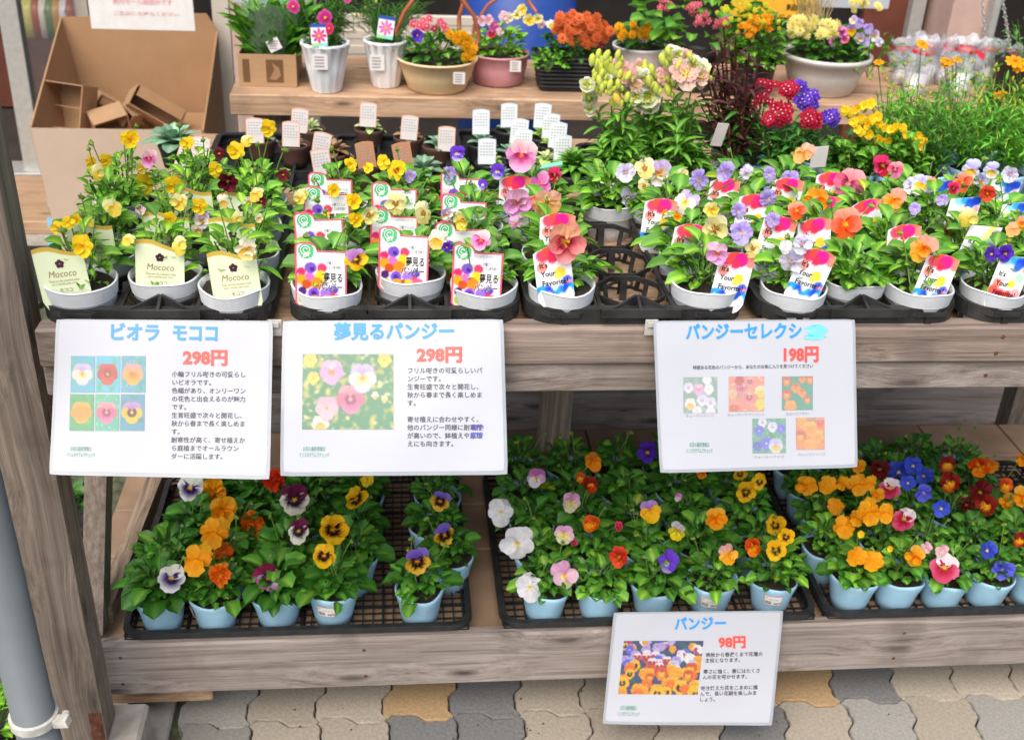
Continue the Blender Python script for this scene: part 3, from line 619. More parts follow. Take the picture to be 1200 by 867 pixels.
# posts
qb, qt = at_y(97, 861, 1.40), at_y(-45, 180, 1.40); dd = (qt - qb) / (qt.z - qb.z); qb = qb + dd * (.115 - qb.z); qt = qb + dd * 2.1
gg = G(); gg.obox(qb + Vector((0, .03, 0)), qt + Vector((0, .03, 0)), .074, .06, up=(0, 1, 0)); wpart('post', gg, MT['wood_z'], stand)
pl, pr = qb.x - .037, qb.x + .037
gg = G(); gg.box((pl - .01, 1.385, -.02), (pr + .05, 1.49, .113), bev=.006)
b0 = thing('concrete_footing', 'pale concrete footing block under the left wooden post', 'footing', (pl + .03, 1.44, 0))
wpart('block', gg, MT['concrete'], b0)
gg = G(); gg.tube([(pr - .012, 1.388, .145), (pr - .012, 1.398, .145)], .009, 8); gg.box((pr - .022, 1.3975, .12), (pr - .003, 1.3995, .18)); wpart('bolt', gg, MT['rust'], stand)
a = at_y(116, 552, 1.70); b = at_y(112, 742, 1.57); b.z = .2
gg = G(); gg.obox(a + (a - b) * .28, b, .036, .05); wpart('strut', gg, MT['wood_z'], stand)
a = at_z(180, 572, .215); b = at_z(128, 705, .215)
gg = G(); gg.obox(b - (a - b) * .1, a + (a - b) * .35, .03, .035, up=(0, 0, 1)); wpart('side_rail', gg, MT['wood_y'], stand)
for x in (1.28,): bd('post', (x, 1.56, 0), (x + .06, 1.62, .79), 'wood_z')
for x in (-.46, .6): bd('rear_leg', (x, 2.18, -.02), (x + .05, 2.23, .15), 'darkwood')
# caster wheel
cw = at_y(166, 826, 1.60); cas = thing('caster_wheel', 'rusty black caster wheel under the left end of the lower shelf', 'wheel', (cw.x, 1.60, 0))
gg = G(); gg.lathe([(.004, -.011), (.024, -.012), (.027, -.006), (.027, .006), (.024, .012), (.004, .011)], 20)
wm = gg.mesh('tyre', MT['black']); part('tyre', wm, cas, Matrix.Translation((0, 0, .027)) @ Matrix.Rotation(R(60), 4, 'Z') @ Matrix.Rotation(R(90), 4, 'X'))
gg = G(); gg.lathe([(.001, -.0135), (.013, -.0135), (.013, .0135), (.001, .0135)], 14)
part('rim', gg.mesh('rim', MT['rust']), cas, Matrix.Translation((0, 0, .027)) @ Matrix.Rotation(R(60), 4, 'Z') @ Matrix.Rotation(R(90), 4, 'X'))
gg = G(); gg.box((-.02, -.02, .056), (.02, .02, .062)); gg.box((-.004, .012, .02), (.010, .016, .058)); part('bracket', gg.mesh('bracket', MT['rust'], False), cas)
# pipe
pb = at_y(47, 867, 1.27); pt = at_y(-18, 600, 1.26); d = (pt - pb).normalized()
pipe = thing('drain_pipe', 'grey plastic drain pipe leaning beside the left wooden post', 'pipe', tuple(pb + d * (-(pb.z + .0) / d.z)))
gg = G(); p0 = Vector(pipe.location); gg.tube([p0 + d * .0, p0 + d * 1.2, p0 + d * 2.4], .030, 28); o = wpart('tube', gg, MT['pipe'], pipe, smooth=True)
for qy in (838,):
    q = at_y(38, qy, 1.27); k = p0 + d * ((q.z - p0.z) / d.z)
    gg = G(); gg.tube([k - d * .008, k - d * .007, k + d * .007, k + d * .008], [.031, .0345, .0345, .031], 28); gg.obox(k + Vector((.030, -.01, -.002)), k + Vector((.052, -.014, .002)), .014, .014)
    gg.tube([k + Vector((.044, -.02, .0)), k + Vector((.044, .004, .0))], .006, 8)
    wpart('clamp', gg, MT['clamp'], pipe)

# ------------------------------------------------------------------ black nursery trays
def cell_g(s=.046, h=.058):
    """one octagonal ring cell on legs"""
    g = G(); n = 8; out = []; k = s * .42
    pts = [(s, -k), (s, k), (k, s), (-k, s), (-s, k), (-s, -k), (-k, -s), (k, -s)]
    for a, b in zip(pts, pts[1:] + pts[:1]): g.obox((a[0], a[1], -.006), (b[0], b[1], -.006), .003, .012, up=(0, 0, 1))
    for a in ((s, 0), (-s, 0), (0, s), (0, -s)): g.obox((a[0]*.98, a[1]*.98, -.010), (a[0]*.88, a[1]*.88, -h), .010 if a[1] else .003, .003 if a[1] else .010)
    for a in ((k*1.6, k*1.6), (-k*1.6, k*1.6), (k*1.6, -k*1.6), (-k*1.6, -k*1.6)): g.obox((a[0], a[1], -.008), (a[0]*.85, a[1]*.85, -h), .006, .006)
    n = 14; r1 = s * .55
    for k_ in range(n):
        a, b = 2*math.pi*k_/n, 2*math.pi*(k_+1)/n
        g.obox((r1*math.cos(a), r1*math.sin(a), -h+.002), (r1*math.cos(b), r1*math.sin(b), -h+.002), .003, .004, up=(0, 0, 1))
    for a in ((1, 1), (1, -1)): g.obox((-s*.8*a[0], -s*.8*a[1], -h+.002), (s*.8*a[0], s*.8*a[1], -h+.002), .004, .0035, up=(0, 0, 1))
    return g
CELL = cell_g().mesh('cell', MT['black_dusty'], False)
def rrect(x0, x1, y0, y1, r, n=6):
    p = []
    for cx, cy, a0 in ((x1-r, y1-r, 0), (x0+r, y1-r, 90), (x0+r, y0+r, 180), (x1-r, y0+r, 270)):
        for k in range(n + 1): a = R(a0 + 90 * k / n); p.append((cx + r*math.cos(a), cy + r*math.sin(a)))
    return p
def rim_band(g, x0, x1, y0, y1, r, prof):
    """closed band round a rounded rectangle; prof = [(outset, z)...] closed loop"""
    rings = [[(x, y, z) for x, y in rrect(x0-o, x1+o, y0-o, y1+o, r+o)] for o, z in prof]; n = len(rings[0]); m = len(rings)
    g.add([p for q in rings for p in q], [(j*n+k, j*n+(k+1) % n, ((j+1) % m)*n+(k+1) % n, ((j+1) % m)*n+k) for j in range(m) for k in range(n)])
def upper_tray(label, x0, x1, y0, y1, z, cols, rows, empty=(), group='black nursery trays on the upper tier', base=.868, stag=0):
    t = thing('nursery_tray', label, 'tray', ((x0+x1)/2, (y0+y1)/2, base), group)
    g = G(); rim_band(g, x0, x1, y0, y1, .045, [(0, z), (.0, z-.022), (-.004, z-.022), (-.004, z-.004), (-.013, z-.004), (-.013, z)])
    wpart('rim', g, MT['black_dusty'], t)
    # webs between the cells, with the two raised ribs along the front edge
    for i, x in enumerate(cols):
        for j, y in enumerate(rows):
            yy = y + (stag if i == 1 else 0)
            if yy < y1 - .02: part('cell', CELL, t, Matrix.Translation((x - t.location.x, yy - t.location.y, z - .004 - t.location.z)) @ Matrix.Diagonal((1, 1, (z - .004 - base) / .058, 1)))
    g = G()
    for a, b in zip(cols, cols[1:]):
        m = (a + b) / 2
        g.obox((m, y0 - .0, z - .004), (m, y1, z - .004), .005, .004, up=(0, 0, 1))
    mid = cols[1] if len(cols) > 1 else cols[0]
    if stag:
        for a, b in (((mid - .052, y0 - .006, z - .010), (mid, y0 + stag * .8, z + .006)), ((mid, y0 + stag * .8, z + .006), (mid + .052, y0 - .006, z - .010)), ((mid, y0 - .01, z - .004), (mid, y0 + stag * .8, z + .006)), ((mid - .055, y0 - .011, z - .001), (mid + .055, y0 - .011, z - .001))):
            g.obox(a, b, .004, .012, up=(0, 0, 1))
    wpart('webs', g, MT['black_dusty'], t)
    return t
ZR = .930                     # rim height of the white pots
ROWU = [1.429, 1.531, 1.634, 1.736]
def X0(px, row=0): return at_z(px, 336, ZR).x
UT = [('leftmost', [92, 187, 274]), ('second', [383, 480, 567]), ('third', [661, 748, 832]), ('fourth', [935, 1012, 1086]), ('rightmost', [1176, 1256])]
UW = {}
for ti, (nm, pxs) in enumerate(UT):
    xs = [X0(p) for p in pxs]; UW[ti] = xs
    x0, x1 = xs[0] - .052, xs[-1] + .052
    lab = {0: 'black plastic nursery tray under the pale yellow violas, leftmost on the upper tier', 1: 'black plastic nursery tray of violas with pink-bordered tags on the upper tier', 2: 'black nursery tray with an empty middle column on the upper tier', 3: 'black nursery tray of orange and white pansies, fourth on the upper tier', 4: 'black nursery tray at the right edge of the upper tier'}[ti]
    upper_tray(lab, x0, x1, 1.386, 1.800, .907, xs, ROWU, stag=.03)

# ------------------------------------------------------------------ potted violas
ORD = ['front', 'second', 'third', 'fourth', 'fifth']
NW = dict(yel='yellow', yell='yellow', paley='pale yellow', cream='cream', crey='cream', mar='maroon', lil='lilac', lilc='cream and lilac', white='white', wlil='white', wly='pale blue and yellow', pink='pink', orchid='orchid pink', magp='magenta pink', coral='coral pink', peach='peach', gold='golden', goldp='golden', orange='orange', pinkm='pink', mag='crimson', vio='violet', viol='violet', lvy='lilac and yellow', pyb='purple and yellow', redor='orange red', yb='yellow black-eyed', ybs='yellow black-eyed', g2='golden yellow', frill='frilly orange', frillr='frilly red-orange', wp='white and dark purple', mw='maroon and white', mw2='purple-edged white', vyb='violet and yellow', pw='pink and white', py='pink and lemon', oj='amber', ob='orange', red='red', dred='dark red', ry='red and yellow', rw='crimson and white', blue='blue', peri='periwinkle', wy='yellow and white', gy='apricot', palep='pale pink', snapw='white', snapp='pale pink', yviola='yellow')
def stem_pts(a, b, k=.35):
    a, b = Vector(a), Vector(b); m = a.lerp(b, .5); m.z = b.z * (1-k) + a.z * k + .002; return [a, a.lerp(m, .6), m.lerp(b, .5) + Vector((0, 0, .003)), b]
def face_M(p, size, tilt=0, up=0, side=0):
    """matrix for a flower at p facing the open side (towards -Y) with tilts in degrees"""
    d = (CAMP - Vector(p)).normalized(); az = math.atan2(d.x, -d.y)
    el = math.asin(d.z)
    return Matrix.Translation(p) @ Matrix.Rotation(az + R(side), 4, 'Z') @ Matrix.Rotation(-(el * .75 + R(up)), 4, 'X') @ Matrix.Rotation(R(tilt), 4, 'Y') @ Matrix.Diagonal((size, size, size, 1))
class Pot: pass
POTS = []
def make_pot(cx, cy, rz, kind, nl, ls, spread, hgt, lk, tints, grp, lab, cat='potted plant', name='potted_viola', tuftn=('viola', 46), stuff_t='n', tagged=False):
    back = .019 if tagged else 0; tints = list(tints)
    p = Pot(); p.c = Vector((cx, cy, rz)); p.flowers = []; p.grp = grp; p.lab = lab; p.h = hgt
    hh = .061 if kind == 'w' else .074
    p.t = thing(name, lab, cat, (cx, cy, rz - hh), grp); p.hh = hh
    p.pot = part('pot', rnd.choice(WPOT if kind == 'w' else BPOT), p.t, Matrix.Translation((0, 0, hh)) @ Matrix.Rotation(rnd.uniform(0, 6), 4, 'Z'))
    part('soil', SOILW if kind == 'w' else SOILB, p.t, Matrix.Translation((0, 0, hh - .010)))
    part('foliage', tuft_mesh(tuftn[0], stuff_t, tuftn[1], spread * .95, hgt, ls * .62, rnd.randrange(4)), p.t, Matrix.Translation((0, back, hh - .008)) @ Matrix.Rotation(rnd.uniform(0, 6), 4, 'Z') @ Matrix.Scale(.8 if tagged else 1, 4), kind='stuff')
    a0 = rnd.uniform(0, 6)
    for i in range(nl):
        t = i / nl; az = a0 + i * 2.39996
        r = spread * (.95 - .70 * t) * rnd.uniform(.45, .85); z = hgt * (.12 + .8 * t) * rnd.uniform(.7, 1.1)
        el = R(-14 + 62 * t + rnd.uniform(-14, 14))
        s = ls * (1.08 - .35 * t) * rnd.uniform(.8, 1.15)
        if math.sin(az) < -.25 and (kind == 'w' or rnd.random() < .55):      # few leaves hang over the front of the pot
            if tagged and math.sin(az) < -.62: continue
            el = R(rnd.uniform(4, 34)); s *= .82; r *= .5
        elif kind == 'b' or t < .3: el = max(el, R(rnd.uniform(-6, 12)))
        part('leaf', leaf_mesh(lk if rnd.random() < .75 else ('round' if lk == 'viola' else 'viola'), 'd' if rnd.random() < .012 else rnd.choice(tints)), p.t, leaf_M(Vector((r*math.cos(az), r*math.sin(az) + back, hh - .006 + z)), az, el, rnd.uniform(-.35, .35), s))
    POTS.append(p); return p
def add_flower(p, px, py, size, kind, mesh=None):
    y = p.c.y - .030 + rnd.uniform(-.008, .008)
    q = at_y(px, py, y)
    if q.z < p.c.z + .012:                         # keep the bloom above the rim, nearer the viewer if it hangs low
        q = at_z(px, py, p.c.z + .014)
    s = pxm(size, q) * rnd.uniform(.95, 1.08) * (.9 if kind == 'g2' and p.c.x > .3 else 1)
    up = rnd.uniform(-24, 18); side = rnd.uniform(-34, 34); tilt = rnd.uniform(-16, 16)
    f = part('flower', mesh or flower_mesh(kind), p.t, Matrix.Translation(-Vector(p.t.location)) @ face_M(q, s, tilt, up, side) @ Matrix.Diagonal((rnd.uniform(.9, 1.04), 1, rnd.uniform(.92, 1.05), 1)))
    f['label'] = NW.get(kind, kind) + ' bloom'
    p.flowers.append(kind)
    g = G(); loc = Vector(p.t.location); a = Vector((rnd.uniform(-.012, .012), rnd.uniform(-.01, .01), p.hh)); b = q - loc + Vector((0, s * .10, -.0)); k = b.copy(); k.z -= .010; k.y += .010
    g.tube([a, a.lerp(k, .55) + Vector((0, .004, .004)), k, b + Vector((0, .008, .003)), b], .0011, 5)
    p.stems = getattr(p, 'stems', []); p.stems.append(part('stem', g.mesh('stem', MT['stem']), p.t))
def nearest(pots, px, py, lift):
    best = None
    for p in pots:
        x, y = proj(p.c + Vector((0, 0, lift))); d = ((px - x)) ** 2 + ((py - y) * 1.25) ** 2
        if best is None or d < best[0]: best = (d, p)
    return best[1]
# upper tier pots
TAGS = [('m',66,295,-6,0,0,0),('m',188,289,4,0,0,1),('m',271,304,-5,0,0,2),('m',104,266,-4,0,1,0),('m',193,247,-3,0,1,1),('m',272,268,-2,0,1,2),('m',222,222,-3,0,2,1),('m',283,240,-2,0,2,2),
 ('d',376,284,1,1,0,0),('d',474,266,1,1,0,1),('d',561,286,1,1,0,2),('d',372,248,-3,1,1,0),('d',463,244,3,1,1,1),('d',538,262,1,1,1,2),('d',383,218,2,1,2,0),('d',462,213,0,1,2,1),('d',544,229,0,1,2,2),('d',387,205,1,1,3,0),('d',542,201,0,1,3,2),
 ('a',645,287,-9,2,0,0),('a',654,248,-1,2,1,0),('a',634,227,2,2,2,0),('a',604,208,0,2,3,0),('a',866,295,9,2,0,2),('a',812,261,8,2,1,2),('a',776,233,4,2,2,2),
 ('a',963,291,17,3,0,0),('a',1107,302,14,3,0,2),('a',917,252,10,3,1,0),('a',953,263,-6,3,1,1),('a',1058,275,-3,3,1,2),('a',887,226,6,3,2,0),('a',967,243,6,3,2,1),('a',1012,246,-10,3,2,2),('a',923,223,5,3,3,0),('a',975,204,4,3,3,1),('a',851,210,5,2,3,2),
 ('b',1192,304,12,4,0,0),('c',1157,266,17,4,1,0),('b',1188,256,6,4,2,0),('b',1095,240,8,3,3,2),('b',1134,228,7,4,2,0),('b',1181,214,14,4,3,0)]
TAGSET = {t_[4:] for t_ in TAGS}
upper = []
COLN = {3: ['left', 'middle', 'right'], 2: ['left', 'right']}
TRN = ['leftmost upper tray', 'second upper tray', 'third upper tray', 'fourth upper tray', 'rightmost upper tray']
for ti in range(5):
    xs = UW[ti]
    for r in range(4):
        for c, x in enumerate(xs):
            if ti == 2 and c == 1 and r < 3: continue
            if ti == 2 and c == 1: x = x + .022
            if ti == 4 and c == 1 and r > 1: pass
            y = ROWU[r] + (.028 if c == 1 and len(xs) == 3 else 0)
            if ti == 0: tn = ['u', 'y', 'y', 'n']; nl = 30; ls = .032; lk = 'viola'; h = .070
            elif ti == 1: tn = ['n', 'u', 'g']; nl = 26; ls = .036; lk = 'round'; h = .044
            else: tn = ['n', 'u', 'n', 'g']; nl = 24; ls = .043; lk = 'viola'; h = .048
            p = make_pot(x + rnd.uniform(-.003, .003), y + rnd.uniform(-.003, .003), ZR + rnd.uniform(-.004, .004), 'w', nl, ls, .066 * rnd.uniform(.94, 1.1), h * rnd.uniform(.88, 1.2), lk, tn, 'potted violas in white pots on the upper tier', '', tuftn=('viola', 60), stuff_t='u', tagged=(ti, r, c) in TAGSET)
            p.ti, p.r, p.cn = ti, r, c; upper.append(p)
U_FL = {0: [(97,288,27,'yel'),(68,267,17,'yel'),(80,261,17,'yel'),(91,257,15,'yel'),(105,260,14,'paley'),(132,243,23,'paley'),(152,164,25,'yel'),(108,190,17,'yel'),(124,188,18,'yel'),(114,203,20,'paley'),(124,197,18,'paley'),(170,215,24,'yel'),(165,196,18,'paley'),(204,217,25,'yel'),(211,237,22,'paley'),(235,241,20,'yel'),(210,288,26,'paley'),(150,281,16,'paley'),(164,246,14,'palep'),(236,259,22,'lilc'),(230,270,16,'cream'),(267,212,26,'mar'),(252,199,20,'yel'),(257,180,16,'mar'),(291,290,30,'cream'),(220,168,20,'yel'),(277,177,24,'yel'),(315,150,20,'yel'),(262,236,18,'cream'),(300,228,20,'paley'),(306,236,14,'mar'),(292,236,14,'cream'),(175,186,22,'pink'),(332,205,16,'mar'),(290,165,16,'paley'),(277,256,16,'paley'),(351,232,18,'paley'),(303,255,12,'cream'),(199,256,18,'yel')],
 1: [(465,200,27,'yell'),(449,190,19,'yel'),(480,207,17,'lil'),(411,193,18,'yel'),(536,180,20,'viol'),(583,201,18,'viol'),(566,216,13,'viol'),(527,203,18,'lil'),(464,238,32,'crey'),(496,250,28,'crey'),(432,252,22,'crey'),(416,257,20,'yel'),(414,236,20,'yel'),(391,223,18,'yel'),(417,304,28,'pyb'),(513,281,24,'cream'),(542,257,24,'paley'),(522,251,18,'lilc'),(564,282,28,'pink'),(524,290,14,'vio'),(432,197,14,'yel'),(355,228,15,'paley')],
 2: [(611,182,40,'pink'),(606,236,40,'orchid'),(634,215,32,'magp'),(650,205,18,'mag'),(640,238,38,'peach'),(661,283,50,'coral'),(604,262,18,'orchid'),(774,204,36,'lilc'),(733,202,28,'wlil'),(756,197,28,'crey'),(736,231,26,'wlil'),(803,237,36,'lilc'),(838,268,34,'crey'),(834,246,22,'paley'),(819,211,28,'lil'),(850,201,24,'lil'),(865,248,24,'lil'),(869,273,32,'lil'),(874,203,22,'wlil'),(841,296,26,'orchid'),(883,291,24,'crey'),(800,206,18,'crey'),(755,218,18,'crey'),(781,252,18,'yel'),(794,253,12,'gold')],
 3: [(926,211,26,'lil'),(942,180,28,'peach'),(994,216,38,'pinkm'),(957,235,34,'gold'),(991,263,42,'orange'),(1047,235,38,'goldp'),(1034,194,26,'mag'),(1049,199,20,'pinkm'),(1080,216,28,'wly'),(1068,218,22,'wlil'),(900,234,24,'lil'),(934,247,24,'orange'),(927,306,34,'wlil'),(940,286,28,'wlil'),(920,290,18,'white'),(1082,292,38,'goldp'),(1048,288,28,'coral'),(902,205,20,'lil'),(905,258,18,'lil'),(1091,212,11,'peach'),(1060,228,9,'gold')],
 4: [(1162,200,22,'wly'),(1138,199,24,'wly'),(1150,212,20,'wly'),(1128,214,26,'orange'),(1117,221,16,'mag'),(1157,227,20,'redor'),(1184,204,22,'wlil'),(1104,234,15,'lil'),(1135,256,26,'paley'),(1072,245,16,'lil'),(1178,297,24,'vio'),(1162,298,18,'vio'),(1187,269,20,'peach'),(1197,262,20,'goldp')]}
for ti, L in U_FL.items():
    cand = [p for p in upper if p.ti == ti or (ti == 4 and p.ti == 3) or (ti == 3 and p.ti == 4 and p.cn == 0)]
    for px, py, s, k in L: add_flower(nearest(cand, px, py, .05), px, py, s, k)
for p in upper:
    fk = []
    for k in p.flowers:
        if NW[k] not in fk: fk.append(NW[k])
    desc = (' and '.join(fk[:1]) + ' viola') if fk else 'budding viola without open bloom'
    p.t['label'] = f"{desc} in white pot, {ORD[p.r] if p.r < 3 else 'back'} row, {COLN[len(UW[p.ti])][p.cn]} column of {TRN[p.ti]}"
# tags: (type, px, py of the top centre, tilt, tray, row, col)
for k, px, py, tilt, ti, r, c in TAGS:
    p = next(q for q in upper if q.ti == ti and q.r == r and q.cn == c)
    H_ = dict(m=.092, d=.092).get(k, .088)
    q = at_y(px, py, p.c.y - dict(d=.028, m=.029).get(k, .033) + (H_ - .02) * .14); q.z = min(max(q.z, p.c.z + .055), p.c.z + H_ - .012)
    M = Matrix.Translation(q - Vector(p.t.location)) @ Matrix.Rotation(R(rnd.uniform(-6, 4)), 4, 'Z') @ Matrix.Rotation(R(-8), 4, 'X') @ Matrix.Rotation(R(tilt + math.degrees((px - 478) / 2600 * -1) * -0), 4, 'Y')
    part('plant_tag', TAG[k], p.t, M)
# a small price sticker under the middle mococo tag
# ------------------------------------------------------------------ lower tier
ZB = .270
ROWL = [1.586, 1.676, 1.766, 1.856, 1.946]
def lower_tray(lab, x0, x1, y0=1.535, y1=2.01, z=.228, b=.199):
    t = thing('mesh_tray', lab, 'tray', ((x0+x1)/2, (y0+y1)/2, b), 'black mesh trays on the lower tier')
    g = G(); rim_band(g, x0, x1, y0, y1, .03, [(.004, z), (.006, z-.008), (.0, z-.010), (-.004, b), (-.008, b), (-.004, z-.004)]) if False else rim_band(g, x0, x1, y0, y1, .03, [(.006, z), (.008, z-.010), (.002, z-.010), (.002, z-.004), (-.004, z-.004), (-.004, z)])
    wpart('rim', g, MT['black'], t)
    g = G(); n = int((x1-x0)/.018)
    for i in range(n + 1): x = x0 + .006 + (x1-x0-.012)*i/n; big = i % 4 == 0; g.obox((x, y0, b + .003), (x, y1, b + .003), .004 if big else .002, .006 if big else .003, up=(0, 0, 1))
    n = int((y1-y0)/.018)
    for i in range(n + 1): y = y0 + .006 + (y1-y0-.012)*i/n; big = i % 4 == 0; g.obox((x0, y, b + .0035), (x1, y, b + .0035), .004 if big else .002, .005 if big else .0025, up=(0, 0, 1))
    wpart('mesh_floor', g, MT['black'], t, kind='stuff')
    g = G()
    for (ax, ay, bx, by) in ((x0, y0, x1, y0), (x0, y1, x1, y1), (x0, y0, x0, y1), (x1, y0, x1, y1)):
        L = math.hypot(bx-ax, by-ay); n = int(L/.012); u = (1, 0, 0) if ax == bx else (0, 1, 0)
        for i in range(2, n - 1): x, y = ax + (bx-ax)*i/n, ay + (by-ay)*i/n; g.obox((x, y, b), (x, y, z - .004), .003, .003, up=u)
        for zz in (b + .003, b + .012, b + .020): g.obox((ax, ay, zz), (bx, by, zz), .003, .0025, up=(0, 0, 1))
    wpart('mesh_side', g, MT['black'], t, kind='stuff')
def XB(px): return at_z(px, 685, ZB).x
LT = [('left', XB(152), XB(548)), ('middle', XB(590), XB(955)), ('right', XB(972), XB(1345))]
LTN = ['left lower tray', 'middle lower tray', 'right lower tray']
for i, (n_, a, b_) in enumerate(LT): lower_tray({0: 'black mesh tray with empty space between its pots, left on the lower tier', 1: 'black mesh tray packed with mixed violas, middle of the lower tier', 2: 'black mesh tray with golden and blue violas, right on the lower tier'}[i], a, b_)
lower = []
def lpot(ti, px, r, nl=20, ls=.034, tn=('b', 'n', 'u'), h=.052, lk='round', dx=0):
    x = XB(px) + dx; y = ROWL[r] + rnd.uniform(-.004, .004)
    p = make_pot(x, y, ZB + rnd.uniform(-.004, .004), 'b', nl, ls * rnd.uniform(.88, 1.14), .056 * rnd.uniform(.88, 1.14), h * rnd.uniform(.75, 1.25), lk, list(tn), 'potted violas in blue pots on the lower tier', '', tuftn=('viola', 52), stuff_t='b')
    p.ti, p.r, p.px = ti, r, px; lower.append(p); return p
for r, xs in enumerate([(190, 253, 325, 390), (192, 262, 335, 412), (215, 275, 345, 418), (225, 288, 350, 418)]):
    for px in xs: lpot(0, px, r, nl=26, ls=.043 if r == 0 else .039, tn=('b', 'n', 'l') if r < 2 else ('l', 'b', 'l'))
for r, px in enumerate((492, 530, 512, 520)): lpot(0, px, r, ls=.034, nl=22, h=.05, tn=('n', 'b', 'l'))
for r in range(5):
    for i, px in enumerate((640, 705, 770, 838, 912)): lpot(1, px - r * 2, r, ls=.034, nl=27, tn=('n', 'b', 'u') if r < 2 else ('l', 'b', 'n'), h=.058 if i < 4 else .06)
for r in range(5):
    for i, px in enumerate((1008, 1063, 1118, 1173, 1228)): lpot(2, px - (16 if r == 1 and i == 0 else 0), r, ls=.032, nl=25, tn=('n', 'u', 'b') if r < 2 else ('l', 'b', 'n'), h=.055)
L_FL = {0: [(223,571,36,'wp'),(201,677,37,'wp'),(250,575,34,'g2'),(262,598,34,'g2'),(250,624,38,'g2'),(229,656,38,'g2'),(322,562,28,'frillr'),(294,615,31,'frill'),(262,647,27,'frill'),(257,672,31,'frill'),(345,585,36,'mw'),(350,622,31,'mw'),(314,677,36,'mw2'),(417,584,32,'yb'),(390,620,35,'yb'),(380,651,29,'yb'),(431,563,17,'yel'),(516,587,27,'vyb'),(521,627,31,'vyb'),(489,657,32,'vyb')],
 1: [(587,600,34,'white'),(606,637,42,'white'),(621,688,38,'white'),(628,560,25,'pw'),(669,588,26,'py'),(661,626,26,'py'),(661,674,34,'py'),(695,541,25,'oj'),(680,560,15,'ob'),(692,568,21,'red'),(694,615,25,'ob'),(726,652,28,'redor'),(759,530,28,'vio'),(762,599,28,'lvy'),(794,620,25,'wy'),(838,607,29,'gold'),(782,659,30,'viol'),(853,650,27,'gy'),(883,640,23,'ob'),(874,576,29,'ybs'),(890,564,22,'ybs'),(867,555,19,'ybs'),(909,615,27,'ybs'),(921,629,23,'ybs'),(909,644,27,'ybs'),(822,555,14,'oj'),(794,583,11,'pw'),(725,616,11,'mag'),(673,636,9,'mag')],
 2: [(946,569,30,'g2'),(970,569,26,'g2'),(987,566,19,'g2'),(1005,568,30,'g2'),(1019,566,22,'g2'),(1028,580,22,'g2'),(980,593,26,'g2'),(1018,600,36,'g2'),(1038,601,28,'g2'),(989,617,32,'g2'),(1004,607,24,'g2'),(1009,626,10,'yviola'),(1003,652,28,'g2'),(1023,658,32,'g2'),(1006,546,20,'g2'),(1031,550,26,'dred'),(1043,572,28,'rw'),(1060,608,30,'rw'),(1107,665,38,'rw'),(1103,645,18,'palep'),(1085,642,16,'palep'),(1073,651,26,'gold'),(1053,553,28,'blue'),(1070,546,26,'blue'),(1083,558,24,'blue'),(1064,566,20,'blue'),(1082,577,24,'peri'),(1103,596,24,'blue'),(1157,645,23,'blue'),(1175,667,30,'peri'),(1110,544,23,'ry'),(1113,566,26,'ry'),(1149,577,28,'dred'),(1132,591,20,'dred'),(1156,592,26,'ry'),(1147,545,26,'ob'),(1162,547,18,'oj'),(1178,569,18,'ob'),(1182,587,20,'gold'),(1198,581,24,'gold'),(1196,633,20,'ry'),(1199,540,18,'oj'),(1043,643,9,'yviola')]}
for ti, L in L_FL.items():
    cand = [p for p in lower if p.ti == ti]
    for px, py, s, k in L: add_flower(nearest(cand, px, py, .055), px, py, s, k)
for p in lower:
    row = sorted([q for q in lower if q.ti == p.ti and q.r == p.r], key=lambda q: q.c.x); i = row.index(p)
    fk = []
    for k in p.flowers:
        if NW[k] not in fk: fk.append(NW[k])
    desc = (fk[0] + ' viola') if fk else 'leafy viola without open bloom'
    p.t['label'] = f"{desc} in blue pot, {ORD[p.r]} row, {['first','second','third','fourth','fifth'][i]} from left, {LTN[p.ti]}"
# price stickers on pots
def sticker_mesh():
    g = G(); w, h = .030, .024; r0 = .0445
    for (a, b, c_, d_, col, o) in ((-w/2, w/2, 0, h, 'e6a08c', .0008), (-w/2+.001, w/2-.001, .001, h-.001, 'e9e6e2', .0012)):
        vs = []
        for j in range(2):
            for i in range(7):
                x = a + (b-a)*i/6; z = -h - .012 + c_ + (d_-c_)*j; rr_ = .0445 - .0135 * (-z/.074) + o; th = x / .040
                vs.append((rr_*math.sin(th), -rr_*math.cos(th), z))
        g.add(vs, [(i, i+1, 8+i, 7+i) for i in range(6)], lin(col))
    def sf(x, y):
        z = -h - .012 + y; rr_ = .0445 - .0135 * (-z/.074) + .0015; th = x/.040; return (rr_*math.sin(th), -rr_*math.cos(th), z)
    put_text(g, '98円', sf, .002, .004, .006, lin('303030'), .01); put_text(g, 'パンジー', sf, -.006, .014, .0042, lin('404040'))
    for i in range(9): x = -.0125 + i * .0012; g.add([sf(x, .004), sf(x + .0006, .004), sf(x + .0006, .011), sf(x, .011)], [(0,1,2,3)], lin('404040'))
    g.add([sf(-.011 + .0024*math.cos(t), .0185 + .0018*math.sin(t)) for t in (0, 1, 2.1, 3.14)], [(0,1,2,3)], lin('e0603c'))
    return g.mesh('price_sticker', MT['print'], False)
STK = sticker_mesh()
for p in lower:
    if p.r < 2 and (p.px in (253, 390, 492, 412, 530, 640, 912, 838, 992) or rnd.random() < .25):
        a = {253: 8, 390: 12, 492: -2, 912: -28, 992: 20}.get(p.px, rnd.uniform(-30, 30))
        part('price_sticker', STK, p.pot, p.pot.matrix_local.to_3x3().inverted().to_4x4() @ Matrix.Rotation(R(a), 4, 'Z') @ Matrix.Diagonal((1.035, 1.035, 1, 1)))

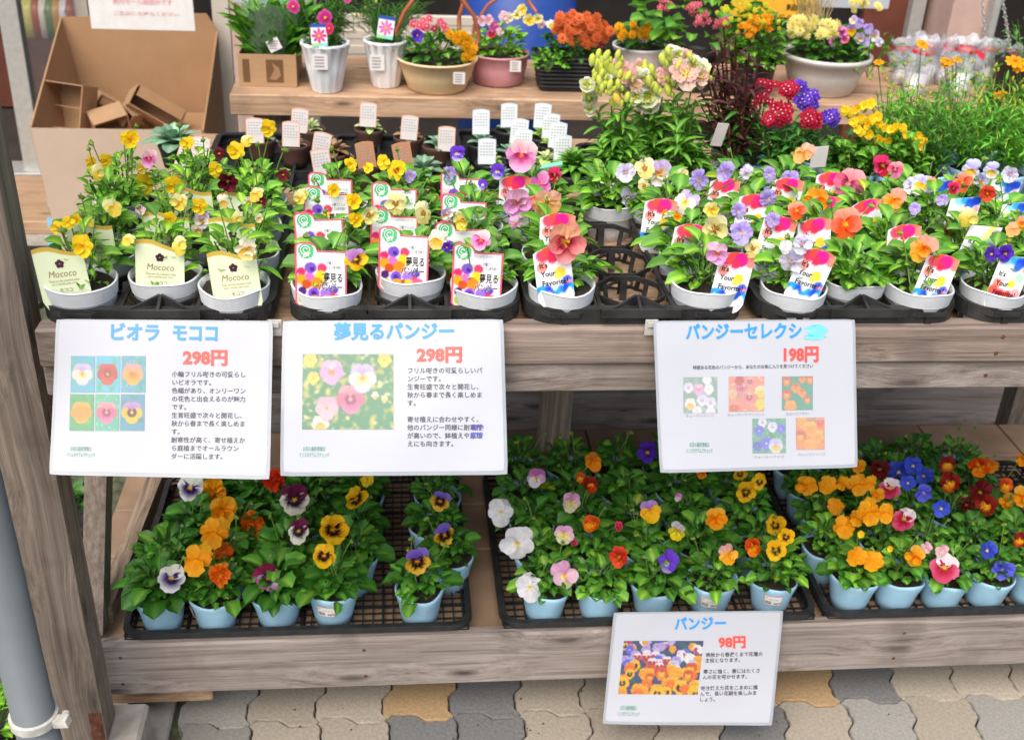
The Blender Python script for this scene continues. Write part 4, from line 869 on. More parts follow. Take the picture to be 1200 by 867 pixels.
# screws in the boards, fallen petals, spilt soil and crumbs
g = G(); g.lathe([(.0001, .0008), (.0028, .0006), (.0034, 0)], 10); SCR = g.mesh('screw', MT['rust'])
for x in (XL + .03, -.12, .38, .86, 1.25):
    for (y, z) in ((1.3748, .868), (1.3748, .842), (1.3848, .80)): part('screw', SCR, stand, Matrix.Translation((x + rnd.uniform(-.006, .006), y, z - 0)) @ Matrix.Rotation(R(90), 4, 'X')).location.y -= 1.6
for x in (XL2 + .03, -.05, .44, .92, 1.3):
    for z in (.185, .125): part('screw', SCR, stand, Matrix.Translation((x + rnd.uniform(-.006, .006), 1.5198 - 1.6, z)) @ Matrix.Rotation(R(90), 4, 'X'))
g = G()
for k in range(520):
    s = rnd.uniform(.0008, .003)
    if k < 260: x, y, z = rnd.uniform(XL2, XR), rnd.uniform(1.55, 2.2), .1965
    elif k < 400: x, y, z = rnd.uniform(XLP, XR), rnd.uniform(1.42, 1.86), .8665
    else: x, y, z = rnd.uniform(xL, 1.0), rnd.uniform(1.2, 1.6), .001
    g.add([(x-s, y-s, z), (x+s, y-s*.6, z), (x+s*.4, y+s, z), (x, y, z + s)], [(0,1,3),(1,2,3),(2,0,3)])
o = wpart('spilt_soil', g, MT['soil']); o['kind'] = 'stuff'

# unopened buds on thin stems, a few per pot
BUDM = []
for c1, c2 in (('7fa83c', 'a8c860'), ('86ad42', 'e8c030'), ('7a9c48', 'c0a0c8')):
    g = G(); g.lathe([(.001, -.5), (.2, -.35), (.27, -.05), (.17, .3), (.001, .5)], 7, col=lin(c1)); g.c[28:] = [lin(c2)] * (len(g.c) - 28); BUDM.append(g.mesh('bud', MT['petal']))
for p in upper + lower:
    for k in range(rnd.choice((1, 2, 2, 3))):
        a = Vector((rnd.uniform(-.02, .02), rnd.uniform(-.02, .02), p.hh)); b = a + Vector((rnd.uniform(-.035, .035), rnd.uniform(-.03, .02), p.h + rnd.uniform(.0, .035)))
        g = G(); g.tube([a, a.lerp(b, .6) + Vector((0, 0, .008)), b + Vector((0, 0, .006)), b], .0009, 4); part('stem', g.mesh('stem', MT['stem']), p.t)
        part('bud', rnd.choice(BUDM), p.t, Matrix.Translation(b) @ Matrix.Rotation(rnd.uniform(.4, 1.6), 4, 'X') @ Matrix.Rotation(rnd.uniform(-1, 1), 4, 'Y') @ Matrix.Scale(rnd.uniform(.010, .016), 4))
# ------------------------------------------------------------------ paper signs
def pansy2d(u, v, sp):
    """flat print of a pansy, u, v from its centre, diameter 1; None outside"""
    for key, a, c, r, _ in reversed(PET):
        a = R(a); dx, dy = u - c*math.cos(a), v - c*math.sin(a)
        if dx*dx + dy*dy < r*r:
            q = pcol(sp, key, u, v); e = math.sqrt(dx*dx + dy*dy) / r
            return mix(q, tuple(k*.7 for k in q), (e - .85) / .25)
    return None
def photo(g, pix, corners, bgc, fl, nx=54, lighten=.2, seed=1):
    """printed photo: corners = 4 photo pixels TL TR BR BL; fl = [(u, v, diameter, kind)]; aspect handled in pixels"""
    rr = random.Random(seed); W = corners[1][0] - corners[0][0]; Hh = corners[3][1] - corners[0][1]; ny = max(8, int(nx * Hh / W)); vs = []; cs = []
    for j in range(ny + 1):
        for i in range(nx + 1):
            u, v = i/nx, j/ny
            a = [corners[0][k] + (corners[1][k]-corners[0][k])*u for k in (0, 1)]; b = [corners[3][k] + (corners[2][k]-corners[3][k])*u for k in (0, 1)]
            x, y = a[0] + (b[0]-a[0])*v, a[1] + (b[1]-a[1])*v
            vs.append(pix(x, y, .0012))
            nn = noise.noise(Vector((u*7*W/60 + seed, v*7*Hh/60, seed))) * .9 + .5; n2 = noise.noise(Vector((u*16 + seed, v*16, 3.3))) + .5
            cc = mix(mix(lin(bgc[0]), lin(bgc[1]), (nn - .55)*1.5), lin(bgc[2]), max(0, n2 - .78)*2.5)
            for fu, fv, d, kd in fl:
                du, dv = (u - fu) * W / d, -(v - fv) * Hh / d
                if abs(du) < .6 and abs(dv) < .6:
                    q = pansy2d(du, dv, SP[kd])
                    if q: cc = q; break
            cs.append(tuple(q*.62 for q in mix(cc, (.85, .86, .92), lighten)))
    g.add(vs, [(j*(nx+1)+i, (j+1)*(nx+1)+i, (j+1)*(nx+1)+i+1, j*(nx+1)+i+1) for j in range(ny) for i in range(nx)], cols=cs)
def make_sign(label, TL, TR, BR, BL, yt, yb, border=5):
    P0 = at_y(*TL, yt); P1 = at_y(*TR, yt); P3 = at_y(*BL, yb)
    nrm = (P3 - P0).cross(P1 - P0).normalized()
    if nrm.y > 0: nrm = -nrm
    base = at_y((BL[0]+BR[0])/2, (BL[1]+BR[1])/2, yb)
    t = thing('price_sign', label, 'sign', tuple(base), 'laminated price signs')
    sd_ = TL[0] * .7
    def pix(px, py, lift=0.0):
        d = ray(px, py); k = (P0 - CAMP).dot(nrm) / d.dot(nrm)
        u = (px - TL[0]) / (TR[0] - TL[0]); v = (py - TL[1]) / (BL[1] - TL[1])
        wv = .0022 * math.sin(u * 3.1 + sd_) * v + .0010 * math.sin(v * 4.2 + sd_) + .0004 * math.sin(u * 9 + v * 5 + sd_) + .002 * max(0, u + v - 1.75)
        return CAMP + d * k + nrm * (lift + wv)
    cx, cy = (TL[0]+TR[0]+BR[0]+BL[0])/4, (TL[1]+TR[1]+BR[1]+BL[1])/4
    def slab(name, cs, lift, th, m, parent):
        g = G(); NX, NY = 20, 14; vs = []
        for jj in range(NY + 1):
            for ii in range(NX + 1):
                u, v = ii/NX, jj/NY
                if (ii in (0, NX)) and (jj in (0, NY)): u = .003 if ii == 0 else .997; v = .004 if jj == 0 else .996
                x = (cs[0][0]*(1-u) + cs[1][0]*u)*(1-v) + (cs[3][0]*(1-u) + cs[2][0]*u)*v; y = (cs[0][1]*(1-u) + cs[1][1]*u)*(1-v) + (cs[3][1]*(1-u) + cs[2][1]*u)*v
                vs.append((x, y))
        a = [pix(x, y, lift) for x, y in vs]; b = [pix(x, y, lift - th) for x, y in vs]; W_ = NX + 1; M_ = len(a)
        idx = list(range(W_)) + [(q+1)*W_ - 1 for q in range(1, NY+1)] + [NY*W_ + q for q in range(NX-1, -1, -1)] + [q*W_ for q in range(NY-1, 0, -1)]
        g.add(a + b, [(q*W_+r, (q+1)*W_+r, (q+1)*W_+r+1, q*W_+r+1) for q in range(NY) for r in range(NX)] + [(M_+q*W_+r, M_+q*W_+r+1, M_+(q+1)*W_+r+1, M_+(q+1)*W_+r) for q in range(NY) for r in range(NX)] + [(idx[q], idx[(q+1) % len(idx)], M_+idx[(q+1) % len(idx)], M_+idx[q]) for q in range(len(idx))])
        return wpart(name, g, m, parent)
    slab('laminate', [TL, TR, BR, BL], 0, .0004, MT['laminate'], t)
    ins = [(x + (border if x < cx else -border) * .8, y + (border * .45 if y < cy else -border * .9)) for x, y in (TL, TR, BR, BL)]
    paper = slab('paper', ins, .0005, .0003, MT['paper'], t)
    t2 = lambda body, x, y, size, col, bold=0.0, width=None, align='L', ang=0.0, name='lettering', lift=.0013, shear=0: txt(t, pix, body, x, y, size, col, bold, width, align, ang, lift, shear)
    return t, pix, t2
def txt(t, pix, body, x, y, size, col, bold, width, align, ang, lift, shear):
    g = txt.g; ca, sa = math.cos(R(ang)), math.sin(R(ang))
    put_text(g, body, lambda a, b: pix(x + a*ca + b*sa, y + a*sa - b*ca, lift), 0, 0, size, lin(col), bold, shear, width, align); flush(t)
def flush(t, name='lettering'):
    if txt.g.v: wpart(name, txt.g, MT['print'], t)
    txt.g = G()
txt.g = G()
INK, BLU, RED, GRN = '40404a', '2c90da', 'dc5248', '109068'
def small(t2, px, py, w1=33):
    t2('お花の最新情報は', px, py, 6, GRN, .0, width=w1*.76, align='C'); t2('インスタグラムでチェック', px, py + 7, 6, GRN, .0, width=w1, align='C')
# sign 1
t, pix, t2 = make_sign('laminated price sign with six small flower photos hanging at the left', (66,374), (320,376), (316,562), (58,556), 1.366, 1.262)
t2('ビオラ', 127, 397, 22, BLU, .035, width=60, ang=1); t2('モココ', 201, 398, 22, BLU, .035, width=54, ang=1); t2('298円', 214.5, 426, 20, RED, .045, width=52, ang=.5)
for i, s in enumerate(["小輪フリル咲きの可愛らし", "いビオラです。", "色幅があり、オンリーワン", "の花色と出会えるのが魅力", "です。", "生育旺盛で次々と開花し、", "秋から春まで長く楽しめま", "す。", "耐寒性が高く、寄せ植えか", "ら庭植までオールラウン", "ダーに活躍します。"]):
    t2(s, 201.2 - i*.12, 441 + i * 9.62, 7.25, INK, .012, ang=.4)
small(t2, 95, 528); flush(t)
for k, (bgc, kd) in enumerate(((('52b7d8', '58c060', '8ad850'), 'lilc'), (('5cc6e6', '4cb04a', '60c848'), 'redor'), (('5aaccc', '40a868', 'b8dc70'), 'goldp'), (('4cae6c', '6ac83c', '308858'), 'g2'), (('58bc9c', '60c870', 'c8e8e0'), 'pinkm'), (('5aa0b8', '4c9078', '60a8a0'), 'pyb'))):
    i, j = k % 3, k // 3; x0, y0 = 83.5 + i*29.6 - j*1.2, 417 + j*44.8; g = G(); photo(g, pix, [(x0, y0), (x0+28, y0+.2), (x0+27.6, y0+43), (x0-.8, y0+42.6)], bgc, [(.48, .5, 27, kd)], nx=26, lighten=.12, seed=k); wpart('photo_print', g, MT['print'], t)
# sign 2
t, pix, t2 = make_sign('laminated price sign with one large photo of pink flowers, second from the left', (331,376), (590,374), (595,556), (328,558), 1.366, 1.262)
t2('夢見るパンジー', 391, 396.5, 21, BLU, .035, width=141, ang=-.3); t2('298円', 488.5, 423, 20, RED, .045, width=53, ang=-.4)
for i, s in enumerate(["フリル咲きの可愛らしいパ", "ンジーです。", "生育旺盛で次々と開花し、", "秋から春まで長く楽しめま", "す。", "", "寄せ植えに合わせやすく、", "他のパンジー同様に耐寒性", "が高いので、鉢植えや庭植", "えにも向きます。"]):
    if s: t2(s, 477, 437 + i * 9.5, 7.35, INK, .012, ang=-.1)
t2('寒性', 552, 503.5, 7.4, '5a50a8', .05); t2('庭植', 551, 512.7, 7.4, '5a68d8', .07); small(t2, 368, 528, 35); flush(t)
g = G(); photo(g, pix, [(355,415), (461,415), (461,503), (354,503)], ('2f9050', 'f0dc40', 'f8e8a0'), [(.32,.24,31,'orchid'), (.66,.32,36,'lilc'), (.53,.6,36,'pinkm'), (.27,.72,30,'palep'), (.2,.93,22,'cream'), (.7,.42,10,'viol'), (.08,.08,18,'yel'), (.9,.08,18,'yel'), (.12,.32,16,'yel'), (.8,.55,9,'cream'), (.9,.6,9,'paley')], nx=72, lighten=.2); wpart('photo_print', g, MT['print'], t)
# sign 3
t, pix, t2 = make_sign('laminated price sign with five small flower photos, under the third tray', (765,376), (1002,374), (1006,548), (773,554), 1.366, 1.275, border=4)
t2('パンジーセレクシ', 803, 396.5, 20.5, BLU, .035, width=136, ang=-.6); t2('198円', 915, 422.5, 20, RED, .045, width=44, ang=-.6)
t2('特徴ある花色のパンジーから、あなたのお気に入りを見つけてください', 811.5, 432.5, 5, INK, .01, width=141, ang=-.8)
for s, x, y, w_ in (('キューティハート', 803, 488.5, 33), ('キューティアプリコット', 851.5, 487.5, 44), ('ももいろブラザー', 921, 486.5, 29), ('ウォーミーアイズ', 883, 537, 36), ('オレンジシリーズ', 935.5, 534, 32)): t2(s, x, y, 4, '8c8c96', width=w_, ang=-.8)
small(t2, 819, 523, 31); flush(t)
g = G()   # rubbed blue ink at the end of the title
for k in range(26):
    x, y = 946 + rnd.uniform(0, 14), 382 + rnd.uniform(0, 15); g.add([pix(x + rnd.uniform(3, 7)*math.cos(a)*1.3, y + rnd.uniform(1, 2.4)*math.sin(a) - .2*math.cos(a), .0010 + k*.00001) for a in [q*.9 for q in range(7)]], [tuple(range(7))], mix(lin('3ab4ee'), lin('9adcf6'), rnd.random()))
g.add([pix(x, y, .00135) for x, y in ((955, 382), (963, 381), (970, 386), (960, 396), (952, 399))], [(0,1,2,3,4)], lin('6ccaf4'))
wpart('ink_smudge', g, MT['print'], t)
for x0, y0, x1, y1, bgc, L in ((800.5,442,840,484,('7ca890','c8dcd0','88a0a8'),[(.45,.35,15,'orchid'),(.75,.35,13,'white'),(.2,.75,15,'cream'),(.55,.65,14,'wlil'),(.8,.72,14,'wlil'),(.15,.3,13,'wlil'),(.4,.95,13,'white'),(.8,.98,13,'white'),(.7,.08,12,'white')]),
    (853.5,441,895,482,('f09070','58a078','f8e0a0'),[(.6,.15,14,'coral'),(.9,.45,15,'paley'),(.58,.6,18,'coral'),(.9,.8,14,'yel'),(.1,.5,13,'peach'),(.15,.9,16,'orange'),(.3,.12,13,'redor'),(.35,.35,12,'pinkm')]),
    (916,441,952.5,480.5,('2c9c80','3aa890','48a850'),[(.45,.35,13,'oj'),(.15,.55,13,'ob'),(.28,.9,16,'g2'),(.15,.15,12,'ob'),(.65,.5,11,'oj'),(.82,.7,10,'ob'),(.9,.1,11,'ob'),(.65,.1,9,'oj')]),
    (881.5,490.5,921,531,('58a880','3c8c50','a8d0d8'),[(.7,.8,19,'wly'),(.42,.72,16,'peri'),(.2,.35,13,'peri'),(.6,.25,13,'wlil'),(.85,.3,12,'peri'),(.15,.8,12,'blue'),(.3,.12,12,'wlil')]),
    (933,489.5,966.5,527,('e88a28','60a080','f0a040'),[(.5,.35,18,'gold'),(.15,.6,16,'ob'),(.75,.6,17,'gold'),(.5,.88,17,'g2'),(.85,.15,14,'orange'),(.2,.15,14,'g2')])):
    g = G(); photo(g, pix, [(x0, y0), (x1, y0 - .4), (x1 + .3, y1 - .4), (x0 + .3, y1)], bgc, L, nx=40, lighten=.26, seed=int(x0)); wpart('photo_print', g, MT['print'], t)
# sign 4
t, pix, t2 = make_sign('laminated 98 yen price sign hanging from the lower board', (719,717), (918,715), (905,850), (706,848), 1.515, 1.43, border=4)
t2('パンジー', 790, 736.5, 16.5, BLU, .035, width=61, ang=-1, shear=-.05); t2('98円', 841.5, 757.3, 15.5, RED, .045, width=32, ang=-.8)
for i, s in enumerate(["晩秋から春遅くまで花壇の", "主役となります。", "", "寒さに強く、春にはたくさ", "んの花を咲かせます。", "", "咲き終えた花をこまめに摘", "んで、長い花期を楽しみま", "しょう。"]):
    if s: t2(s, 826.5 - i*.95, 768.5 + i * 6.55, 5.6, INK, .014, ang=-.8, width=None)
small(t2, 736, 831, 26); flush(t)
rr = random.Random(5); L = []
for k in range(90):
    v = rr.random(); kd = rr.choice(['g2', 'yb', 'ybs', 'frill', 'ob', 'g2'] if v > .5 else ['peri', 'wly', 'lil', 'yb', 'white', 'rw', 'lil', 'g2']); L.append((rr.random(), v, rr.uniform(11, 17) * (.7 + .5 * v), kd))
L.sort(key=lambda q: -q[1])
g = G(); photo(g, pix, [(731,750), (824,750), (817,813), (724,812.5)], ('304878', '38703c', '502030'), L, nx=90, lighten=.06, seed=3); wpart('photo_print', g, MT['print'], t)
# little grey clips that hold the signs to the tray rims
for px, py, lab in ((322, 372, 'grey plastic clip between the two left signs'), (764, 372, 'grey plastic clip at the corner of the five-photo sign')):
    q = at_y(px, py, 1.373); g = G(); g.box((q.x - .009, q.y - .004, q.z - .026), (q.x + .009, q.y - .001, q.z - .002), bev=.001); g.box((q.x - .006, q.y - .008, q.z - .012), (q.x + .006, q.y - .0035, q.z - .004), bev=.001)
    solo('sign_clip', g, MT['clamp'], lab, 'clip', 'grey clips holding the signs')
# ------------------------------------------------------------------ rear table
ZT = .77
rt = thing('rear_table', 'low wooden table behind the display stand carrying succulents and snapdragons', 'table', (.3, 2.3, 0))
TX0 = at_z(205, 200, ZT).x
for i in range(7):
    g = G(); g.box((TX0, 1.95 + i*.091, ZT - .02), (1.75, 1.95 + i*.091 + .087, ZT), bev=.002); wpart('table_plank', g, MT['plank'], rt)
for x in (TX0 + .02, .3, 1.65):
    for y in (1.98, 2.50): g = G(); g.box((x, y, -.02), (x + .06, y + .06, ZT - .021)); wpart('leg', g, MT['wood_z'], rt)
# ------------------------------------------------------------------ succulents
def rear_tray(lab, a, b, y0, y1, z=.80, base=None, nx=4, ny=4):
    x0, x1 = at_z(a, 240, z).x, at_z(b, 240, z).x
    t = thing('nursery_tray', lab, 'tray', ((x0+x1)/2, (y0+y1)/2, ZT + .001), 'black nursery trays on the rear table')
    g = G(); rim_band(g, x0, x1, y0, y1, .03, [(0, z), (.0, z-.014), (-.004, z-.014), (-.004, z-.004), (-.012, z-.004), (-.012, z)])
    rim_band(g, x0+.003, x1-.003, y0+.003, y1-.003, .027, [(0, z-.014), (-.004, ZT+.001), (-.007, ZT+.001), (-.004, z-.014)])
    wpart('rim', g, MT['black'], t)
    g = G(); g.box((x0+.004, y0+.004, ZT+.002), (x1-.004, y1-.004, ZT+.005))
    for i in range(1, nx): x = x0 + (x1-x0)*i/nx; g.box((x-.003, y0+.005, ZT+.005), (x+.003, y1-.005, z-.006))
    for i in range(1, ny): y = y0 + (y1-y0)*i/ny; g.box((x0+.005, y-.003, ZT+.0055), (x1-.005, y+.003, z-.0065))
    wpart('inner_grid', g, MT['black'], t)
rear_tray('black tray of tiny succulents at the left of the rear table', 218, 372, 2.03, 2.50, nx=4)
rear_tray('black tray of tiny brown-potted succulents in the middle of the rear table', 378, 536, 2.03, 2.50, nx=5)
rear_tray('black tray of pale-tagged succulents beside the snapdragons', 545, 640, 2.06, 2.55, nx=3)
SPOT = {k: pot_g(*a, False, 3, .02).mesh('pot', MT[m]) for k, a, m in (('brown', (.032, .023, .048), 'brownpot'), ('grey', (.032, .024, .048), 'black'), ('cream', (.034, .026, .05), 'white_pot'))}
SS = soil_me(.029)
def mini_tag(c0, c1, W=.036, H=.052):
    g = G(); grid_print(g, W, H, lambda u: -.003*(2*u-1)**2, lambda u, v: lin(c1) if (u < .06 or u > .94 or v > .95) else lin(c0), 12, 12)
    for r in range(5):
        for k in range(5):
            if rnd.random() < .8: x = -W*.38 + k*W*.16; z = -H*.22 - r*H*.11; g.add([(x, -.0008, z), (x + W*.1*rnd.uniform(.6, 1), -.0008, z), (x + W*.1, -.0008, z + .0022), (x, -.0008, z + .0022)], [(0,1,2,3)], lin('aaa6a8'))
    return g.mesh('plant_tag', MT['print'], False)
MTG = dict(o=mini_tag('d9d4d0', 'e0a080'), g=mini_tag('dfe6ea', 'c8d4dc'), b=mini_tag('b88868', 'c89060'))
def succulent(px, py, lab, tint='n', pk='brown', tag='o', tagp=None, n=16, s=.026, el0=75, rows=1, tilt=0, tsc=1.0):
    z = ZT + .056; c = at_z(px, py, z); t = thing('potted_succulent', lab, 'succulent', (c.x, c.y, z - .048), 'small potted succulents on the rear table')
    part('pot', SPOT[pk], t, Matrix.Translation((0, 0, .048))); part('soil', SS, t, Matrix.Translation((0, 0, .041)))
    for k in range(n):
        u = k / n; part('leaf', leaf_mesh('succ', tint), t, leaf_M(Vector((.004*math.cos(k*2.4), .004*math.sin(k*2.4), .044 + .012*u)), k*2.4, R(8 + (el0-8)*u), 0, s*(1.1-.55*u), 1.05))
    if tag:
        q = at_y(*tagp, c.y - .022); part('plant_tag', MTG[tag], t, Matrix.Translation(q - Vector(t.location)) @ Matrix.Rotation(R(-10), 4, 'X') @ Matrix.Rotation(R(tilt), 4, 'Y') @ Matrix.Diagonal((tsc, 1, tsc, 1)))
S = [(204, 168, 'large grey-blue rosette succulent at the back left of the rear table', 'gs', 'grey', None, None, 24, .058, 0),
 (232, 192, 'small green succulent with long pale leaves behind the yellow violas', 'u', 'brown', 'o', (222, 172), 12, .04, 20),
 (238, 182, 'succulent hidden behind a leaning white tag beside a black empty tray', 'gs', 'brown', 'o', (236, 160), 10, .025, 8),
 (305, 162, 'small grey-pink succulent at the back of the left tray', 'gs', 'brown', 'o', (298, 138), 14, .03, 0),
 (345, 168, 'dusky purple succulent with a grey tag in a brown pot', 'r', 'brown', 'o', (341, 142), 12, .022, 2),
 (364, 150, 'tiny olive succulent at the back beside a grey tag', 'u', 'brown', 'o', (352, 127), 12, .024, 5),
 (391, 178, 'red rosette succulent with a fallen pale tag', 'r', 'brown', 'o', (379, 155), 22, .034, 10),
 (382, 204, 'reddish succulent with a tilted white tag behind the pink-bordered tags', 'r', 'brown', 'o', (374, 174), 14, .022, -8),
 (433, 150, 'bushy bright green succulent behind the tallest tag', 'u', 'brown', 'o', (432, 120), 14, .030, 3),
 (427, 193, 'succulent behind a tan cardboard-coloured tag', 'n', 'brown', 'b', (426, 166), 10, .022, -8),
 (479, 160, 'dark red spiky succulent behind a white tag', 'r', 'brown', 'o', (481, 135), 14, .03, 5),
 (497, 200, 'plump mint green rosette succulent in a brown pot', 'gs', 'brown', 'b', (469, 167), 22, .040, -10),
 (513, 170, 'pale green spiky succulent at the right of the middle tray', 'gs', 'brown', 'o', (524, 148), 14, .028, 2),
 (565, 168, 'grey-green trailing succulent with two pale tags at the left', 'gs', 'grey', 'g', (564, 128), 16, .028, 0),
 (597, 152, 'dark tipped succulent behind a pale tag at the back', 'p', 'grey', 'g', (597, 121), 14, .028, 0),
 (597, 180, 'mint succulent beside a rounded pale tag', 'gs', 'grey', 'g', (610, 139), 14, .028, 4),
 (575, 190, 'yellow-tipped sedum in front of a pale tag', 'yg', 'grey', 'g', (571, 162), 20, .024, 0),
 (614, 190, 'succulent behind a pale blue tag in the middle of the tray', 'yg', 'grey', 'g', (614, 151), 14, .026, 3),
 (636, 160, 'lime succulent beside the tallest pale tag', 'yg', 'grey', 'g', (637, 121), 16, .03, 3),
 (648, 170, 'lime succulent in the row of pale tags', 'yg', 'grey', 'g', (647, 133), 14, .026, 3),
 (640, 188, 'green succulent under the row of pale tags', 'u', 'grey', 'g', (655, 143), 14, .026, 3),
 (658, 192, 'brownish succulent under the row of pale tags', 'r', 'grey', 'g', (660, 158), 12, .022, 0),
 (634, 204, 'bright lime rosette beside a mint plastic label', 'yg', 'grey', None, None, 20, .036, 0),
 (585, 206, 'small lilac-grey succulent behind the pink-bordered tags', 'gs', 'grey', None, None, 16, .026, 0)]
for px, py, lab, ti, pk, tg, tp, n, s, tl in S: succulent(px, py, lab, ti, pk, tg, tp, n, s, tilt=tl)
# spiky succulent in a slotted black pot
c = at_z(672, 201, .865); t = thing('potted_succulent', 'green spiky houseleek in a slotted black pot', 'succulent', (c.x, c.y, .79), 'small potted succulents on the rear table')
g = G(); g.lathe([(.022, 0), (.025, .006), (.034, .06), (.037, .062), (.037, .072), (.034, .075), (.032, .07), (.023, .002)], 24); part('pot', g.mesh('pot', MT['black']), t)
g = G()
for k in range(14): a = k * 2*math.pi/14; g.obox((.0262*math.cos(a), .0262*math.sin(a), .012), (.0338*math.cos(a), .0338*math.sin(a), .054), .006, .0015, up=(math.cos(a), math.sin(a), 0))
part('pot_slots', g.mesh('pot_slots', MT['white'], False), t)
for k in range(46):
    u = k/46; part('leaf', leaf_mesh('lance', 'u'), t, leaf_M(Vector((0, 0, .076 + .02*u)), k*2.4, R(2 + 72*u), 0, .046*(1.1-.5*u), 1.6))
g = G(); q0 = at_y(631, 197, c.y - .03); q1 = at_y(659, 192, c.y - .03); g.tube([q0, q0.lerp(q1, .5), q1], .0052, 8, col=lin('7fd8b8')); solo('plastic_label', g, MT['print'], 'mint green plastic plant label lying across the succulents', 'label')
# a stand for the slotted pot
g = G(); g.box((c.x - .06, c.y - .06, ZT + .0015), (c.x + .06, c.y + .06, .789), bev=.002); solo('riser_block', g, MT['plank'], 'tan wooden block under the slotted black pot', 'block')
# ------------------------------------------------------------------ tall plants on the rear table
def rpot(px, py, z, lab, cat='potted plant', r=.045, m='blue_pot', name='potted_plant', h=.075):
    c = at_z(px, py, z); t = thing(name, lab, cat, (c.x, c.y, z - h))
    g = pot_g(r, r*.72, h, False, 2, .05); part('pot', g.mesh('pot', MT[m]), t, Matrix.Translation((0, 0, h)))
    g = G(); g.disc((0, 0, h - .01), r*.9, 14); part('soil', g.mesh('soil', MT['soil']), t); t['h'] = h
    return t, c
def tree_stems(t, c, tops, h0, r=.0018, m='stem', leaf=None, tint='n', nleaf=16, ls=.04, el=(5, 55), name='stem'):
    """one stem per top (world points) with lance leaves along it, every leaf its own part"""
    for q in tops:
        g = G(); a = Vector((rnd.uniform(-.014, .014), rnd.uniform(-.014, .014), h0)); b = Vector(q) - Vector(t.location); m1 = a.lerp(b, .5); m1.x = a.x*.6 + b.x*.4; m1.y = a.y*.6 + b.y*.4
        g.tube([a, m1, b], [r, r, r*.7], 5); part(name, g.mesh(name, MT[m]), t)
        if leaf:
            for k in range(nleaf):
                u = .12 + .86 * k / nleaf; p = a.lerp(m1, u*2) if u < .5 else m1.lerp(b, u*2-1)
                part('leaf', leaf_mesh(leaf, tint), t, leaf_M(p, k*2.4 + rnd.uniform(-.3, .3), R(rnd.uniform(*el)), rnd.uniform(-.3, .3), ls * (1.1 - .4*u) * rnd.uniform(.8, 1.2), 1.0))
def bloom(t, px, py, y, size, me, up=0, lab=None):
    if y > 2.8: y = t.location.y - .07 + rnd.uniform(-.02, .02)
    q = at_y(px, py, y); s = pxm(size, q); f = part('flower', me, t, Matrix.Translation(-Vector(t.location)) @ face_M(q, s, rnd.uniform(-30, 30), up + rnd.uniform(-20, 20), rnd.uniform(-35, 35)))
    return q
rear_tray('black tray under the snapdragons on the rear table', 705, 870, 2.04, 2.46, nx=4)
rear_tray('black tray under the phlox and yellow violas on the rear table', 885, 1010, 2.04, 2.46, nx=4)
rear_tray('black tray of green airy plants right on the rear table', 1016, 1240, 2.04, 2.50, nx=5)
bud = {}
def bud_mesh(c1, c2):
    if (c1, c2) not in bud:
        g = G(); g.lathe([(.001, -.5), (.22, -.35), (.33, 0), (.24, .33), (.001, .5)], 7, col=lin(c1))
        for i in range(7): g.c[i] = lin(c2); g.c[7+i] = lin(c2)
        bud[(c1, c2)] = g.mesh('bud', MT['petal'])
    return bud[(c1, c2)]
def put_bud(t, px, py, y, size, me): q = at_y(px, py, y); s = pxm(size, q); part('bud', me, t, Matrix.Translation(q - Vector(t.location)) @ Matrix.Rotation(rnd.uniform(-.5, .5), 4, 'Y') @ Matrix.Diagonal((s, s, s*1.2, 1)))
# snapdragons
snap = []
for px, py, lab in ((715, 205, 'snapdragon with lemon and white blooms, leftmost of the three'), (762, 190, 'snapdragon with cream and pink blooms, middle of the three'), (800, 200, 'snapdragon with pale pink blooms beside the dark purple plant')):
    t, c = rpot(px, py, .845, lab, 'snapdragon', m='white_pot', name='potted_snapdragon'); snap.append((t, c))
    xs = {715: (702, 716, 728, 738, 745), 762: (750, 762, 775, 742, 756), 800: (788, 802, 818, 795, 808)}[px]
    tree_stems(t, c, [at_y(x + rnd.uniform(-4, 4), 112 + rnd.uniform(-8, 25), c.y + rnd.uniform(-.05, .05)) for x in xs] + [at_y(x + rnd.uniform(-9, 9), 165 + rnd.uniform(-15, 20), c.y + rnd.uniform(-.07, .0)) for x in xs], .07, leaf='lance', tint='u', nleaf=17, ls=.056, el=(-10, 50), r=.002)
SN = [(701,78,17,'y'),(708,72,16,'y'),(716,82,18,'y'),(725,76,14,'y'),(698,88,14,'y'),(713,92,15,'w'),(694,103,20,'w'),(691,116,16,'w'),(732,88,24,'p'),(741,98,16,'p'),(748,92,22,'w'),(756,118,30,'w'),(723,117,15,'b'),(737,108,14,'y'),(745,112,16,'w'),(728,103,14,'y'),(763,84,16,'y'),(772,90,16,'p'),(768,103,14,'y'),(783,106,14,'y'),(787,64,18,'w'),(796,72,14,'y'),(802,76,24,'p'),(804,88,26,'p'),(819,82,22,'w'),(822,90,16,'p'),(776,70,14,'y'),(790,82,12,'y'),(708,100,12,'y'),(715,106,12,'y'),(749,78,14,'p'),(760,95,12,'y'),(789,96,10,'y'),(812,70,12,'p'),(702,95,12,'y')]
